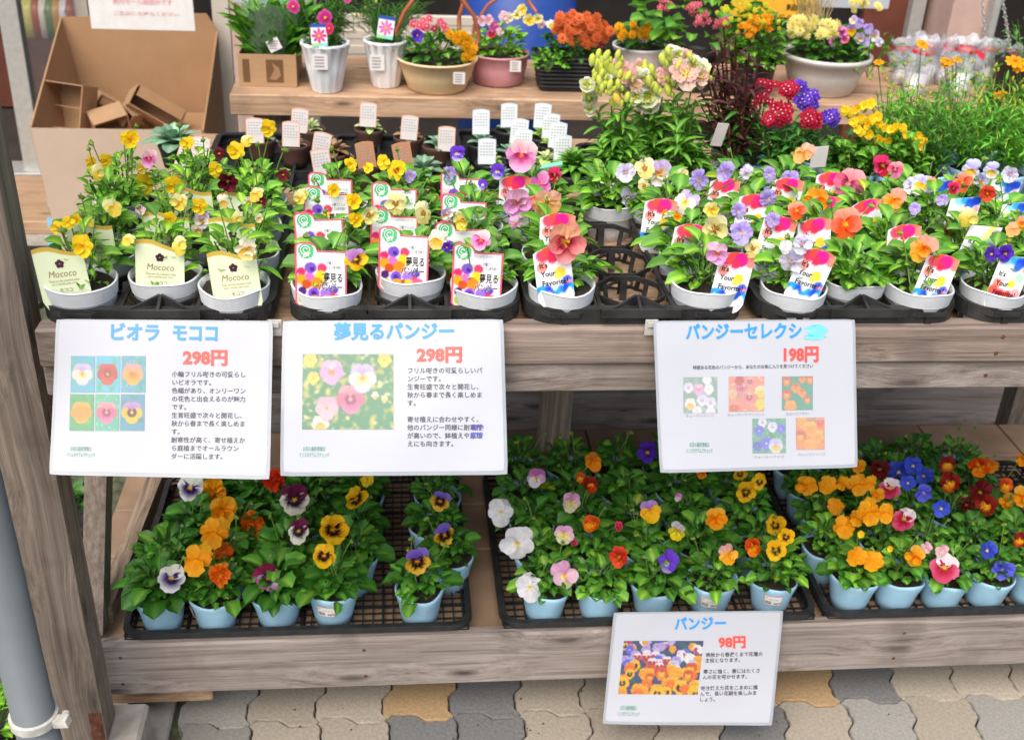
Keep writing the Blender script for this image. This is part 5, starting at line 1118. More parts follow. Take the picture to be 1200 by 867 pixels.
for px, py, s, k in SN + [(a + rnd.uniform(-9, 9), b + rnd.uniform(-9, 12), c_*.8, d_) for a, b, c_, d_ in SN] + [(a + rnd.uniform(-9, 9), b + rnd.uniform(-12, 8), 11, 'y') for a, b, c_, d_ in SN]:
    t, c = min(snap, key=lambda q: abs(proj(q[1])[0] + (0 if px < 745 else 8) - px))
    y = c.y - .01 + rnd.uniform(-.04, .03)
    if k in 'wp': bloom(t, px, py, y, s*1.35, flower_mesh('snapw' if k == 'w' else 'snapp'), up=5)
    else: put_bud(t, px, py, y, s*1.0, bud_mesh('d6e05c' if k == 'y' else 'e8c858', 'eef0a0')); put_bud(t, px + 5, py + 5, y, s*.6, bud_mesh('c8d850', 'dfe88c'))
# dark purple plant
t, c = rpot(858, 196, .845, 'dark burgundy-leaved plant with tall stems in a white pot', m='white_pot')
tree_stems(t, c, [at_y(x, y, c.y + rnd.uniform(-.05, .05)) for x, y in ((848, 32), (862, 46), (838, 60), (878, 62), (826, 76), (890, 70), (856, 60), (870, 90), (834, 98), (845, 50), (884, 100), (822, 110))], .07, r=.0024, m='brown', leaf='purple', tint='n', nleaf=15, ls=.052, el=(10, 60))
tree_stems(t, c, [at_y(x, y, c.y + rnd.uniform(-.05, .05)) for x, y in ((830, 100), (880, 105), (850, 90), (868, 120), (840, 130), (892, 125), (822, 125))], .07, r=.002, m='brown', leaf='lance', tint='b', nleaf=14, ls=.045, el=(0, 50))
q = at_y(848, 145, c.y - .10); g = G(); g.obox(q, q + Vector((-.004, .02, -.05)), .022, .001); wpart('plant_tag', g, MT['sticker'], t)
# phlox group
PH = [(912,190,'crimson phlox with round flower heads in a pale pot', [(924,105,24,'phlr'),(915,133,34,'phlr'),(950,140,28,'phlr'),(902,140,18,'phlr')]), (930,192,'violet phlox behind the crimson heads', [(946,117,34,'phlv'),(974,138,22,'phlv'),(938,102,14,'phlv')])]
for px, py, lab, heads in PH:
    t, c = rpot(px + (24 if 'violet' in lab else 0), py + (-8 if 'violet' in lab else 8), .845, lab, 'phlox', name='potted_phlox')
    tree_stems(t, c, [at_y(h[0], h[1] + 8, c.y + rnd.uniform(-.02, .02)) for h in heads] + [at_y(px + rnd.uniform(-34, 34), py - rnd.uniform(14, 50), c.y + rnd.uniform(-.05, .04)) for _ in range(8)], .07, leaf='lance', tint='b', nleaf=14, ls=.045, el=(-5, 55))
    for hx, hy, s, k in heads:
        for i in range(max(7, int(s*.62))):
            a = i*2.4; r = s*.40*math.sqrt((i+.5)/max(7, int(s*.62))); bloom(t, hx + r*math.cos(a), hy + r*math.sin(a)*.9, c.y - .012 - .02*(1 - r/s*2), 10.5, daisy_mesh(k), lab=None)
t, c = rpot(884, 186, .845, 'deep red phlox hidden behind the dark purple plant', 'phlox', name='potted_phlox')
for i in range(16): bloom(t, 895 + rnd.uniform(-22, 16), 112 + rnd.uniform(-16, 14), c.y, 10, daisy_mesh('phlr'))
tree_stems(t, c, [at_y(890 + rnd.uniform(-15, 12), 118 + rnd.uniform(0, 20), c.y) for _ in range(7)], .07, leaf='lance', tint='b', nleaf=12, ls=.04)
# yellow violas behind
for px, py, lab, fl in ((1000, 200, 'yellow viola clump with many small blooms, left of the airy green plants', [(991,130,14),(997,132,12),(1004,128,12),(1020,122,14),(1012,124,12),(1001,143,14),(1010,140,14),(1016,146,14),(1022,140,14),(1028,137,14),(1030,146,12),(1010,155,12),(1018,158,14),(1005,152,12),(1037,150,12),(1030,164,14),(1040,166,12)]), (1052, 205, 'second yellow viola clump with blooms leaning right', [(1044,152,12),(1050,150,14),(1058,150,12),(1062,158,12),(1066,162,14),(1075,160,14),(1082,166,12),(1072,166,10),(1078,172,12)])):
    t, c = rpot(px, py, .845, lab, 'viola', name='potted_viola')
    tree_stems(t, c, [at_y(px + rnd.uniform(-30, 30), py - rnd.uniform(12, 45), c.y + rnd.uniform(-.06, .05)) for _ in range(14)], .07, leaf='viola', tint='n', nleaf=12, ls=.034, el=(-10, 50))
    for fx, fy, s in fl: bloom(t, fx, fy, c.y - .01, s*.98, flower_mesh('yviola')); put_bud(t, fx + rnd.uniform(-6, 6), fy + 5, c.y, 6, bud_mesh('a8c048', 'e0c828'))
    part('foliage', tuft_mesh('viola', 'n', 46, .06, .07, .022, 2), t, Matrix.Translation((0, 0, .066)), kind='stuff')
t, c = rpot(985, 197, .845, 'leafy dark green plant with a white name tag behind the orange pansies', m='white_pot')
part('foliage', tuft_mesh('viola', 'b', 60, .06, .08, .026, 1), t, Matrix.Translation((0, 0, .066)), kind='stuff')
q = at_y(962, 172, c.y - .09); g = G(); g.obox(q, q + Vector((.004, .01, -.045)), .032, .001); wpart('plant_tag', g, MT['sticker'], t)
# green airy plants with yellow daisies
AIR = [(1040, 190), (1088, 200), (1135, 195), (1180, 200), (1222, 196), (1070, 172), (1118, 168), (1165, 170), (1208, 168)]
al = ['front left of the airy group beside the yellow violas', 'front row above the blue violas', 'front row of the airy group, third from left', 'front right of the airy group', 'at the right edge of the photo, front row', 'behind the yellow violas, second row', 'second row of the airy group above a pale pot', 'second row near the bright daisies', 'at the right edge of the photo, back row']
dz = [(1030,73,10),(1081,52,12),(1110,72,14),(1122,70,10),(1190,72,18),(1195,78,14),(1170,112,14),(1176,110,10),(1022,120,9),(1108,76,9)]
for i, ((px, py), ap) in enumerate(zip(AIR, al)):
    t, c = rpot(px, py, .845, 'airy green marguerite with thin stems, ' + ap, 'marguerite', name='potted_marguerite'); t['group'] = 'airy green marguerites on the rear table'
    g = G()
    tint = rnd.choice([(2.2, 1.9, .9), (1.8, 1.7, .9), (1.6, 1.4, 1.0)])
    for k in range(38):
        az = k*2.4; r = .085*math.sqrt(rnd.random()); h = rnd.uniform(.08, .20) * (1 - .25*(r/.085)); a = Vector((.01*math.cos(az), .01*math.sin(az), .066)); b = Vector((r*math.cos(az), r*math.sin(az), .066 + h)); m_ = a.lerp(b, .55) + Vector((0, 0, .01))
        g.tube([a, m_, b], .0009, 3, col=lin('6a9440'), cap=False)
        for j in range(13):
            u = .18 + .8*j/13; p = a.lerp(m_, min(1, u*1.6)) if u < .6 else m_.lerp(b, (u-.6)/.4)
            g.merge(LG['lance'][j % 3], leaf_M(p, j*2.4 + az, R(rnd.uniform(-5, 65)), 0, rnd.uniform(.016, .032), .8), tint)
        if k % 4 == 0: g.tube([b, b + Vector((rnd.uniform(-.01, .01), 0, rnd.uniform(.02, .05)))], .0008, 3, col=lin('a8b848')); 
    part('foliage', g.mesh('foliage', MT['leaf']), t, kind='stuff')
    for dx, dy, s in dz:
        if min(range(len(AIR)), key=lambda q: abs(AIR[q][0] - dx) + (30 if q < 5 else 0)) == i:
            q = bloom(t, dx, dy, c.y, s*1.3, daisy_mesh('ydaisy'), up=45); g = G(); g.tube([Vector((0, 0, .08)), (q - Vector(t.location)) + Vector((0, .004, -.003))], .001, 4); part('stem', g.mesh('stem', MT['stem']), t)
    for k in range(7): put_bud(t, px + rnd.uniform(-28, 28), py - rnd.uniform(70, 105), c.y + rnd.uniform(-.03, .05), 5, bud_mesh('b8c040', 'e0c030'))
# ------------------------------------------------------------------ bench at the back
ZN = .77; YB = 2.91
bench = thing('rear_bench', 'long tan wooden bench along the shop wall carrying planters', 'bench', (.2, 3.1, 0))
bx0 = at_z(268, 112, ZN).x
for i in range(4): g = G(); g.box((bx0, YB + i*.108, ZN - .055 if i == 0 else ZN - .03), (2.6, YB + i*.108 + .104, ZN - .0005*i), bev=.003); wpart('bench_plank', g, MT['bench'], bench)
for x in (bx0 + .05, .9, 2.3): g = G(); g.box((x, YB + .05, -.02), (x + .07, YB + .36, ZN - .056)); wpart('leg', g, MT['wood_z'], bench)
def planter(name, lab, px, ytop, ybot, wtop, wbot, y, m, cat='planter', rect=0, ribs=0, n=28, seg=None):
    """pot measured from the photo: y rows of rim and base, widths in pixels"""
    a = at_y(px, ytop, y); b = at_y(px, ybot, y); b.z = ZN + .001; h = max(.06, a.z - b.z); rt_ = pxm(wtop, a)/2; rb_ = pxm(wbot, b)/2
    y = at_z(px, ybot, ZN).y + rb_; t = thing(name, lab, cat, (at_y(px, (ytop+ybot)/2, y).x, y, ZN + .001)); g = G(); h = max(.06, at_y(px, ytop, y).z - ZN)
    prof = [(rb_*.92, 0), (rb_, .004), (rb_ + (rt_-rb_)*.5, h*.5), (rt_*.985, h*.93), (rt_*1.02, h*.94), (rt_*1.02, h), (rt_*.96, h), (rt_*.93, h*.9)]
    if ribs == 2: prof = [(rb_*.92, 0), (rb_, .004), (rb_*1.02, h*.12), (rb_*1.08, h*.14), (rb_ + (rt_-rb_)*.5, h*.5), (rt_*.97, h*.83), (rt_*1.0, h*.84), (rt_*1.0, h*.88), (rt_*1.03, h*.9), (rt_*1.03, h), (rt_*.97, h), (rt_*.93, h*.9)]
    wob = (lambda th, i: (.0028 * math.sin(th*14 + i*1.1), 0)) if ribs == 1 else None
    if rect:
        s = []; 
        for r_, z in prof: s.append([(x, yy, z) for x, yy in rrect(-r_, r_, -r_*rect, r_*rect, .015)])
        N = len(s[0]); g.add([p for q in s for p in q], [(j*N+k, j*N+(k+1) % N, (j+1)*N+(k+1) % N, (j+1)*N+k) for j in range(len(s)-1) for k in range(N)] + [tuple(reversed(range(N)))])
        for zz in [h*q/9 for q in range(1, 9)]: rim_band(g, -rt_*(.86+.1*zz/h), rt_*(.86+.1*zz/h), -rt_*rect*(.86+.1*zz/h)-.004, rt_*rect*(.86+.1*zz/h)+.004, .015, [(0, zz), (.003, zz+.003), (0, zz+.006), (-.003, zz+.003)])
    else: g.lathe(prof, 56 if ribs == 1 else 32, wob=wob); g.disc((0, 0, 0), rb_*.92, 32)
    part('pot', g.mesh('pot', MT[m], not rect), t)
    g = G(); 
    if rect: g.box((-rt_*.93, -rt_*rect*.93, h*.8), (rt_*.93, rt_*rect*.93, h*.9))
    else: g.disc((0, 0, h*.9), rt_*.93, 20)
    part('soil', g.mesh('soil', MT['soil'], False), t)
    return t, h, rt_
def greens(t, h, r, tint, n, hh, ls, kind='viola', sx=1.0, seed=0):
    g = tuft(kind, tint, n, r, hh, ls, seed + 3, el=(-10, 65)); part('foliage', g.mesh('foliage', MT['leaf']), t, Matrix.Translation((0, 0, h*.88)) @ Matrix.Diagonal((sx, 1, 1, 1)), kind='stuff')
def psticker(t, px, py, y, w_, h_, col='e4e0de', ang=0):
    q = at_y(px, py, y); a = pxm(w_, q)/2; b = pxm(h_, q)/2; ca, sa = math.cos(R(ang)), math.sin(R(ang)); g = G()
    c4 = [(q.x + x*ca - z*sa, y, q.z + x*sa + z*ca) for x, z in ((-a,-b),(a,-b),(a,b),(-a,b))]
    g.add(c4 + [(x, yy + .001, z) for x, yy, z in c4], [(0,1,2,3),(7,6,5,4),(0,4,5,1),(1,5,6,2),(2,6,7,3),(3,7,4,0)], lin(col))
    for r in range(4): z0 = q.z + b*(.55 - .4*r); g.add([(q.x - a*.7, y - .0006, z0), (q.x + a*rnd.uniform(.2, .7), y - .0006, z0), (q.x + a*.5, y - .0006, z0 + b*.16), (q.x - a*.7, y - .0006, z0 + b*.16)], [(0,1,2,3)], lin('9c9494'))
    wpart('price_sticker', g, MT['print'], t)
def cos_tag(t, px, py, y, col, tilt=0):
    y = t.location.y - .055; q = at_y(px, py, y); W = pxm(19, q); H = pxm(25, q)*1.05; g = G()
    def cf(u, v):
        c = lin('e8eef0')
        if v > .80: return lin('2450a8')
        if v < .18: return lin('9adc9c') if u < .5 else lin('8adcc8')
        return c
    grid_print(g, W, H, lambda u: -.001, cf, 14, 16)
    for k in range(8):
        a = k*math.pi/4; ca, sa = math.cos(a), math.sin(a)
        g.add([(W*.46*(r*ca - s*sa), -.0012, -H*.52 + W*.46*(r*sa + s*ca)) for r, s in ((.1, -.06), (.7, -.2), (1, -.1), (1, .1), (.7, .2), (.1, .06))], [(0,1,2,3,4,5)], lin(col))
    g.add([(W*.09*math.cos(a), -.0016, -H*.52 + W*.09*math.sin(a)) for a in [q_*.9 for q_ in range(7)]], [tuple(range(7))], lin('f4c830'))
    part('plant_tag', g.mesh('plant_tag', MT['print'], False), t, Matrix.Translation(q - Vector(t.location)) @ Matrix.Rotation(R(-6), 4, 'X') @ Matrix.Rotation(R(tilt), 4, 'Y'))
# two white fluted pots with cosmos
Y1 = 3.06
def feathery(t, h, spots, y, seed):
    rr = random.Random(seed); g = G(); loc = Vector(t.location)
    for k in range(95):
        sx, sy = rr.choice(spots); q = at_y(sx + rr.gauss(0, 13), sy + rr.gauss(0, 9), y + rr.uniform(-.05, .12)) - loc; a = Vector((rr.uniform(-.03, .03), rr.uniform(-.03, .03), h*.9)); m_ = a.lerp(q, .6) + Vector((0, 0, .02))
        c = mix(lin('3c6c28'), lin('7cae4c'), rr.random()); g.tube([a, m_, q], .0011, 3, col=c, cap=False)
        for j in range(11):
            p = a.lerp(m_, j/6) if j < 6 else m_.lerp(q, (j-6)/5); g.merge(LG['lance'][j % 3], leaf_M(p, rr.uniform(0, 6.3), R(rr.uniform(-10, 60)), 0, rr.uniform(.02, .042), .32), (1.3, 1.25, .8))
    part('foliage', g.mesh('foliage', MT['leaf']), t, kind='stuff')
t, h, r = planter('potted_cosmos', 'white fluted pot of pink cosmos beside the bagged greens', 382, 49, 111, 54, 32, Y1, 'white', 'cosmos', ribs=1)
feathery(t, h, [(370, 15), (392, 25), (375, 35), (400, 10)], Y1, 1); psticker(t, 375, 73, t.location.y - r*.97, 18, 18)
cos_tag(t, 373, 28, Y1 - .05, 'e03a88', -2)
for x, y_, s, k in ((381,21,19,'cosp'),(386,34,13,'cosm'),(344,8,17,'cosp'),(407,-2,12,'cosp')): bloom(t, x, y_, Y1 - .02, s, daisy_mesh(k))
t, h, r = planter('potted_cosmos', 'white fluted pot of cosmos greens beside the beige hooped planter', 452, 46, 105, 48, 30, Y1 + .1, 'white', 'cosmos', ribs=1)
feathery(t, h, [(440, 15), (470, 22), (455, 32), (485, 12), (425, 8)], Y1 + .08, 2); psticker(t, 442, 74, t.location.y - r*.97, 17, 18); cos_tag(t, 454, 19, Y1 + .05, 'ee6cb4', 8)
for x, y_ in ((379,8),(428,10),(425,19),(418,18),(441,2),(348,17)): put_bud(t, x, y_, Y1 + .05, 5, bud_mesh('c8cc48', 'dfe060'))
# beige planter with hoop handle
t, h, r = planter('hooped_planter', 'beige oval planter with crossed brown hoop handles, mixed flowers', 512, 67, 113, 92, 66, 3.06, 'basket', 'planter')
greens(t, h, r*.95, 'b', 120, .085, .03); greens(t, h, r*.9, 'g', 40, .07, .02, seed=4)
loc = Vector(t.location)
for pts in (((464, 62), (465, 35), (474, 14), (486, -2), (500, -14), (530, -10), (543, 2), (556, 20), (561, 40), (558, 60)), ((538, 40), (538, 20), (543, 4), (551, -10), (560, -16))):
    g = G(); g.tube([at_y(x, y_, 3.06 + (.0 if k % 2 == 0 else .0) - (.03 if len(pts) > 5 else -.05)) for k, (x, y_) in enumerate(pts)], .0058, 8); wpart('hoop_handle', g, MT['terracotta_cane'], t, smooth=True)
psticker(t, 538, 92, t.location.y - r*.97, 14, 14)
g = G(); qq = [at_y(x, y_, 3.06 - r*.97) for x, y_ in ((505, 90), (526, 90))]
put_text(g, 'Gardening', lambda a, b: qq[0].lerp(qq[1], a) + Vector((0, 0, b)), 0, 0, .016, lin('b07848'), 0, .3, width=1.0)
g2_ = G(); g2_.v = [tuple(v) for v in g.v]; 
for k in range(4): bloom(t, 486 + k*7 + rnd.uniform(-2, 2), 30 + rnd.uniform(-6, 8), 3.0, 11, daisy_mesh('phlp'))
for x, y_, s, k in ((489,42,16,'vio'),): bloom(t, x, y_, 2.99, s, flower_mesh(k))
for x, y_ in ((496,25),(503,22),(520,30),(516,26),(523,36),(500,31)): bloom(t, x, y_, 3.0, 10, daisy_mesh('phlp'))
for x, y_ in ((527,40),(536,42),(543,41),(548,46),(551,52),(546,54),(555,58),(549,62),(541,49),(534,47),(553,66),(546,67)): bloom(t, x, y_, 2.98 - (y_-40)*.001, 13, daisy_mesh('mumy'))
# pink planter
t, h, r = planter('round_planter', 'dusty pink round planter with pink and lemon flowers', 584, 61, 104, 70, 58, 3.12, 'pinkpot', 'planter')
greens(t, h, r*.95, 'u', 110, .08, .03); psticker(t, 604, 78, t.location.y - r*.97, 13, 13)
g = G(); g.tube([at_y(x, y_, 3.14) for x, y_ in ((552, 60), (556, 30), (572, 6), (592, -8), (615, -4), (628, 14))], .005, 7); wpart('hoop_handle', g, MT['terracotta_cane'], t, smooth=True)
for x, y_, s, k in ((565,25,13,'palep'),(573,24,13,'palep'),(578,31,14,'magp'),(576,40,12,'mag'),(590,20,14,'palep'),(597,22,14,'cream'),(612,12,15,'paley'),(619,24,15,'paley'),(606,18,12,'crey'),(630,22,13,'crey'),(646,29,13,'cream'),(634,29,12,'palep'),(586,38,10,'palep')): bloom(t, x, y_, 3.06, s, flower_mesh(k))
# black planter with orange chrysanthemums
t, h, r = planter('long_planter', 'black ribbed planter full of orange chrysanthemums', 673, 62, 115, 98, 84, 3.08, 'black', 'planter', rect=.45)
greens(t, h, r*.9, 'l', 140, .09, .028); greens(t, h, r*.8, 'yg', 20, .07, .02, sx=1.1, seed=5)
g = tuft('round', 'yg', 60, .06, .05, .016, 8); part('foliage', g.mesh('foliage', MT['leaf']), t, Matrix.Translation((at_y(640, 56, 3.02).x - t.location.x, -.08, h*.75)), kind='stuff')
for k in range(36):
    a = k*2.4; rr_ = math.sqrt((k+.5)/36); x, y_ = 682 + 34*rr_*math.cos(a), 34 + 19*rr_*math.sin(a) + (682-x if False else 0); bloom(t, x, y_ + (x-682)*.12, 3.06 - .05*rr_*math.sin(a), 13.5, daisy_mesh('mumo'))
bloom(t, 705, 55, 3.0, 10, daisy_mesh('cosm'))
# white pot with yellow mums
t, h, r = planter('white_planter', 'white pot of yellow chrysanthemums behind the snapdragons', 748, 53, 100, 62, 50, 3.22, 'white', 'planter')
greens(t, h, r*.95, 'b', 70, .07, .03)
for k in range(22): x, y_ = 742 + rnd.uniform(-20, 18), 36 + rnd.uniform(-10, 9); bloom(t, x, y_, 3.18 - (y_-36)*.003, 10.5, daisy_mesh('mumy'))
g = tuft('lance', 'yg', 40, .05, .09, .035, 4); part('foliage', g.mesh('foliage', MT['leaf']), t, Matrix.Translation((r*.75, -.05, h*.9)), kind='stuff')
# greens with pink blossoms
t, h, r = planter('potted_geranium', 'leafy green plant with coral pink blossom heads behind the purple plant', 812, 60, 110, 50, 40, 3.2, 'black', 'geranium')
for k in range(90):
    a = k*2.4; rr_ = .17*math.sqrt(rnd.random()); part('leaf', leaf_mesh('round', rnd.choice(('b', 'n', 'u'))), t, leaf_M(Vector((rr_*math.cos(a), rr_*math.sin(a)*.6, h + .02 + rnd.uniform(0, .17))), a, R(rnd.uniform(-20, 50)), rnd.uniform(-.4, .4), rnd.uniform(.035, .06)))
for hx, hy in ((812, 10), (845, 25), (822, 22), (780, 4)):
    for k in range(9): bloom(t, hx + rnd.uniform(-9, 9), hy + rnd.uniform(-6, 6), 3.05, 8, daisy_mesh('phlp'))
# orange/yellow button flowers
t, h, r = planter('potted_marigold', 'pot of small yellow and orange button flowers left of the yellow notice', 880, 70, 118, 52, 42, 3.15, 'black', 'marigold')
greens(t, h, r*1.5, 'u', 150, .15, .03); greens(t, h, r*1.3, 'g', 40, .05, .04, seed=6)
for k in range(46): x, y_ = 877 + rnd.gauss(0, 17), 14 + rnd.gauss(0, 11); bloom(t, x, y_, 3.12 + rnd.uniform(-.06, .06), rnd.uniform(6, 9), daisy_mesh('budy'))
for k in range(20): x, y_ = 885 + rnd.gauss(0, 14), 32 + rnd.gauss(0, 9); bloom(t, x, y_, 3.06, rnd.uniform(9, 14), daisy_mesh('budo'))
# big white bowl
t, h, r = planter('white_bowl_planter', 'large white bowl planter with lemon chrysanthemums and lilac violas', 964, 62, 116, 102, 70, 3.10, 'white_bowl', 'planter', ribs=2)
greens(t, h, r*.95, 'l', 150, .09, .034); greens(t, h, r*.8, 'u', 50, .07, .03, sx=1.1, seed=2)
for k in range(26): x, y_ = 948 + rnd.uniform(-30, 32), 33 + rnd.uniform(-10, 10); bloom(t, x, y_, 3.08 - (y_-33)*.004, 14, daisy_mesh('mump'))
for x, y_, s, k in ((985,38,15,'magp'),(997,36,14,'lvy'),(1006,28,14,'lil'),(1008,45,14,'lilc'),(1018,34,14,'lil'),(1025,42,14,'lilc'),(1015,50,12,'lil'),(990,46,12,'pinkm'),(975,48,10,'magp'),(1000,24,12,'lilc'),(1030,50,11,'wlil')): bloom(t, x, y_, 3.0, s, flower_mesh(k))
g = tuft('lance', 'yg', 70, .10, .12, .035, 9); part('foliage', g.mesh('foliage', MT['leaf']), t, Matrix.Translation((r*.85, -.06, h*.6)), kind='stuff')
g = G()
for k in range(60):   # dry grass
    x = 952 + rnd.uniform(-14, 16); a = at_y(x, 34, 3.16); b = at_y(x + rnd.gauss(0, 12), -12 - rnd.uniform(0, 12), 3.2); g.tube([a, a.lerp(b, .5) + Vector((0, 0, .01)), b], .0012, 3, col=lin(rnd.choice(('9c8450', 'b09a60', '7c7038'))), cap=False)
wpart('dry_grass', g, MT['leaf'], t, kind='stuff')
for k in range(12): bloom(t, 1010 + rnd.gauss(0, 10), 4 + rnd.gauss(0, 5), 3.2, 9, daisy_mesh('mump'))
# bagged vegetables in a carton
q = at_y(316, 110, 3.0); w2 = pxm(33, q); hh = .125
t = thing('small_carton', 'small printed cardboard carton on the left end of the bench', 'carton', (q.x, 3.08, ZN + .001))
g = G(); d2 = .10
for lo, hi in (((-w2, -d2, 0), (w2, -d2 + .004, hh*.66)), ((-w2, d2-.004, 0), (w2, d2, hh*.66)), ((-w2, -d2 + .0045, 0), (-w2 + .004, d2 - .0045, hh*.66)), ((w2-.004, -d2 + .0045, 0), (w2, d2 - .0045, hh*.66)), ((-w2 + .0045, -d2 + .0045, 0), (w2 - .0045, d2 - .0045, .004))): g.box(lo, hi)
part('carton_body', g.mesh('carton_body', MT['card'], False), t)
g = G(); g.add([(x, -d2 - .001, z) for x, z in ((-.003, .012), (.04, .012), (.04, .07), (-.003, .07))], [(0,1,2,3)], lin('6e5238')); g.add([(x, -d2 - .001, z) for x, z in ((-.062, .012), (-.045, .012), (-.045, .07), (-.062, .07))], [(0,1,2,3)], lin('6e5238'))
g.add([(x, -d2 - .002, z) for x, z in ((.005, .02), (.018, .045), (.012, .062), (.03, .05), (.034, .03), (.022, .018))], [(0,1,2,3,4,5)], lin('9a7a5a')); part('printing', g.mesh('printing', MT['print'], False), t)['kind'] = 'stuff'
bag = thing('bagged_greens', 'clear bag of green leafy vegetables standing in the carton', 'vegetables', (q.x + .01, 3.06, ZN + .006))
g = G()
for k in range(260):
    a = k*2.4; r_ = .065*math.sqrt(rnd.random()); z = rnd.uniform(.03, .2); g.merge(LG['lance'][k % 3], leaf_M(Vector((r_*math.cos(a)*(.7 + z*2.5), r_*math.sin(a)*.7, z*.6)), a, R(rnd.uniform(55, 88)), rnd.uniform(-1, 1), rnd.uniform(.06, .11), 1.4), (1.9, 1.75, .8))
part('greens', g.mesh('greens', MT['leaf']), bag, kind='stuff')
g = G(); g.lathe([(.04, .0), (.055, .02), (.062, .09), (.078, .16), (.085, .2)], 24, wob=lambda th, i: (.006*math.sin(th*5 + i), .006*math.sin(th*7))); part('film', g.mesh('film', MT['bag']), bag)
psticker(bag, 321, 53, 2.975, 15, 14, ang=25)
# cardboard box with empty cartons
T = lambda px, py, y: at_y(px, py, y)
yf, yk = 3.70, 4.25
fl_ = at_y(36, 150, yf); fr_ = at_y(236, 152, yf); zf = fl_.z; kl = at_y(73, 20, yk); kr = at_y(252, 16, yk); bt = at_y(76, 300, yf)
box = thing('cardboard_box', 'big open cardboard box with a tall back flap standing on the floor', 'box', ((fl_.x + fr_.x)/2, 4.0, -.018)); zb = -.018
def panel(name, pts, th, m):
    pts = [Vector(p) for p in pts]; n = (pts[1]-pts[0]).cross(pts[2]-pts[0]).normalized()*th; g = G(); k = len(pts)
    g.add(pts + [p + n for p in pts], [tuple(reversed(range(k))), tuple(range(k, 2*k))] + [(i, (i+1) % k, k+(i+1) % k, k+i) for i in range(k)]); return wpart(name, g, MT[m], box)
blx = at_y(72, 300, yf).x
panel('front_panel', [(blx + .0, yf, zb), (fr_.x, yf, zb), (fr_.x, yf, zf), (fl_.x, yf, zf)], .006, 'card_out')
panel('back_panel', [(fl_.x + .09, yk, zb), (kr.x, yk, zb), (kr.x, yk, kr.z - .05), (kr.x - .03, yk, kr.z), (kl.x, yk, kl.z)], .006, 'card_in')
panel('left_panel', [(blx, yf + .008, zb), (fl_.x, yf + .008, zf), (kl.x, yk - .008, kl.z), (fl_.x + .09, yk - .008, zb)], .006, 'card_in')
panel('right_panel', [(fr_.x, yf + .008, zb), (kr.x, yk - .008, zb), (kr.x, yk - .008, kr.z - .06), (fr_.x + .01, yf + .2, zf + .12), (fr_.x, yf + .008, zf)], .006, 'card_in')
panel('fill_floor', [(fl_.x + .03, yf + .02, zf - .10), (fr_.x - .02, yf + .02, zf - .10), (kr.x - .03, yk - .03, zf - .10), (fl_.x + .10, yk - .03, zf - .10)], .004, 'card_in')
g = G(); q0 = at_y(42, 167, yf - .001); q1 = at_y(65, 181, yf - .001)
for i in range(5): x = q0.x + (q1.x-q0.x)*i/5; g.add([(x, yf - .001, q1.z), (x + .010, yf - .001, q1.z), (x + .010, yf - .001, q0.z), (x, yf - .001, q0.z)], [(0,1,2,3)], lin('9cc0cc'))
for py in (237, 262, 283): q = at_y(60, py, yf - .001); g.add([(q.x - .012, yf - .001, q.z - .016), (q.x + .016, yf - .001, q.z - .016), (q.x + .016, yf - .001, q.z + .022), (q.x - .012, yf - .001, q.z + .022)], [(0,1,2,3)], lin('8cc4e0'))
wpart('printing', g, MT['print'], box)
def carton(px, py, y, w_, h_, d_, rz, rx, ry, lab, open_=True):
    q = at_y(px, py, y); t = thing('empty_carton', lab, 'carton', tuple(q), 'empty cartons thrown into the big box'); t.rotation_euler = (R(rx), R(ry), R(rz)); a, b, c = pxm(w_, q)/2, pxm(h_, q)/2, d_/2; g = G(); e = .003
    g.box((-a, -c, -b), (-a+e, c, b)); g.box((a-e, -c, -b), (a, c, b)); g.box((-a+e, -c, -b), (a-e, c, -b+e)); g.box((-a+e, -c, b-e), (a-e, c, b)); g.box((-a+e, c-e, -b+e), (a-e, c, b-e))
    part('carton_body', g.mesh('carton_body', MT['card'], False), t)
    g = G(); g.box((-a*.9, -c - .02, -b*.1), (a*.9, -c - .017, b*.9)) if not open_ else g.box((-a+e*1.5, -.002, -b*.05), (a-e*1.5, .002, 0)); part('flap', g.mesh('flap', MT['card_in'], False), t)
carton(82, 125, 3.95, 46, 52, .12, -12, -18, 4, 'open empty carton standing at the left inside the big box')
carton(180, 130, 4.02, 62, 26, .12, 10, -30, 34, 'tilted flat carton at the right inside the big box', False)
carton(128, 143, 3.92, 40, 26, .08, 25, 20, -12, 'crushed small carton in the middle of the big box')
carton(150, 140, 3.98, 22, 30, .06, -35, -10, 30, 'small carton wedged between the other two', False)
carton(125, 122, 4.08, 26, 18, .06, 20, 0, 35, 'dark folded carton behind the crushed one', False)
# ------------------------------------------------------------------ shop front
shop = thing('shop_front', 'shop front with aluminium door frames and pale pillars behind the bench', 'building', (0, 4.4, 0))
def wb(name, x0, x1, y, d, z0, z1, m, bev=.002, parent=None): g = G(); g.box((x0, y, z0), (x1, y + d, z1), bev=bev); return wpart(name, g, MT[m], parent or shop)
def vx(px, py, y): return at_y(px, py, y).x
YW = 4.45
wb('door_frame', vx(5, 60, YW), vx(28, 60, YW), YW, .06, -.018, 3, 'metal')
wb('door_frame', vx(86, 5, YW+.1), vx(102, 5, YW+.1), YW + .1, .06, -.018, 3, 'cream')
wb('door_sill', -2.9, vx(250, 60, YW), YW - .05, .15, -.0175, .03, 'metal')
g = G(); g.box((vx(28, 60, YW) + .002, YW + .02, .03), (vx(86, 5, YW), YW + .026, 3)); wpart('glass_pane', g, MT['glass'], shop)
wb('pillar', vx(252, 60, 4.3), vx(272, 60, 4.3), 4.3, .1, -.018, 3, 'cream')
wb('wall_strip', vx(273, 60, 3.62), vx(302, 60, 3.62), 3.62, .12, -.018, 3, 'pinkwall')
g = G()
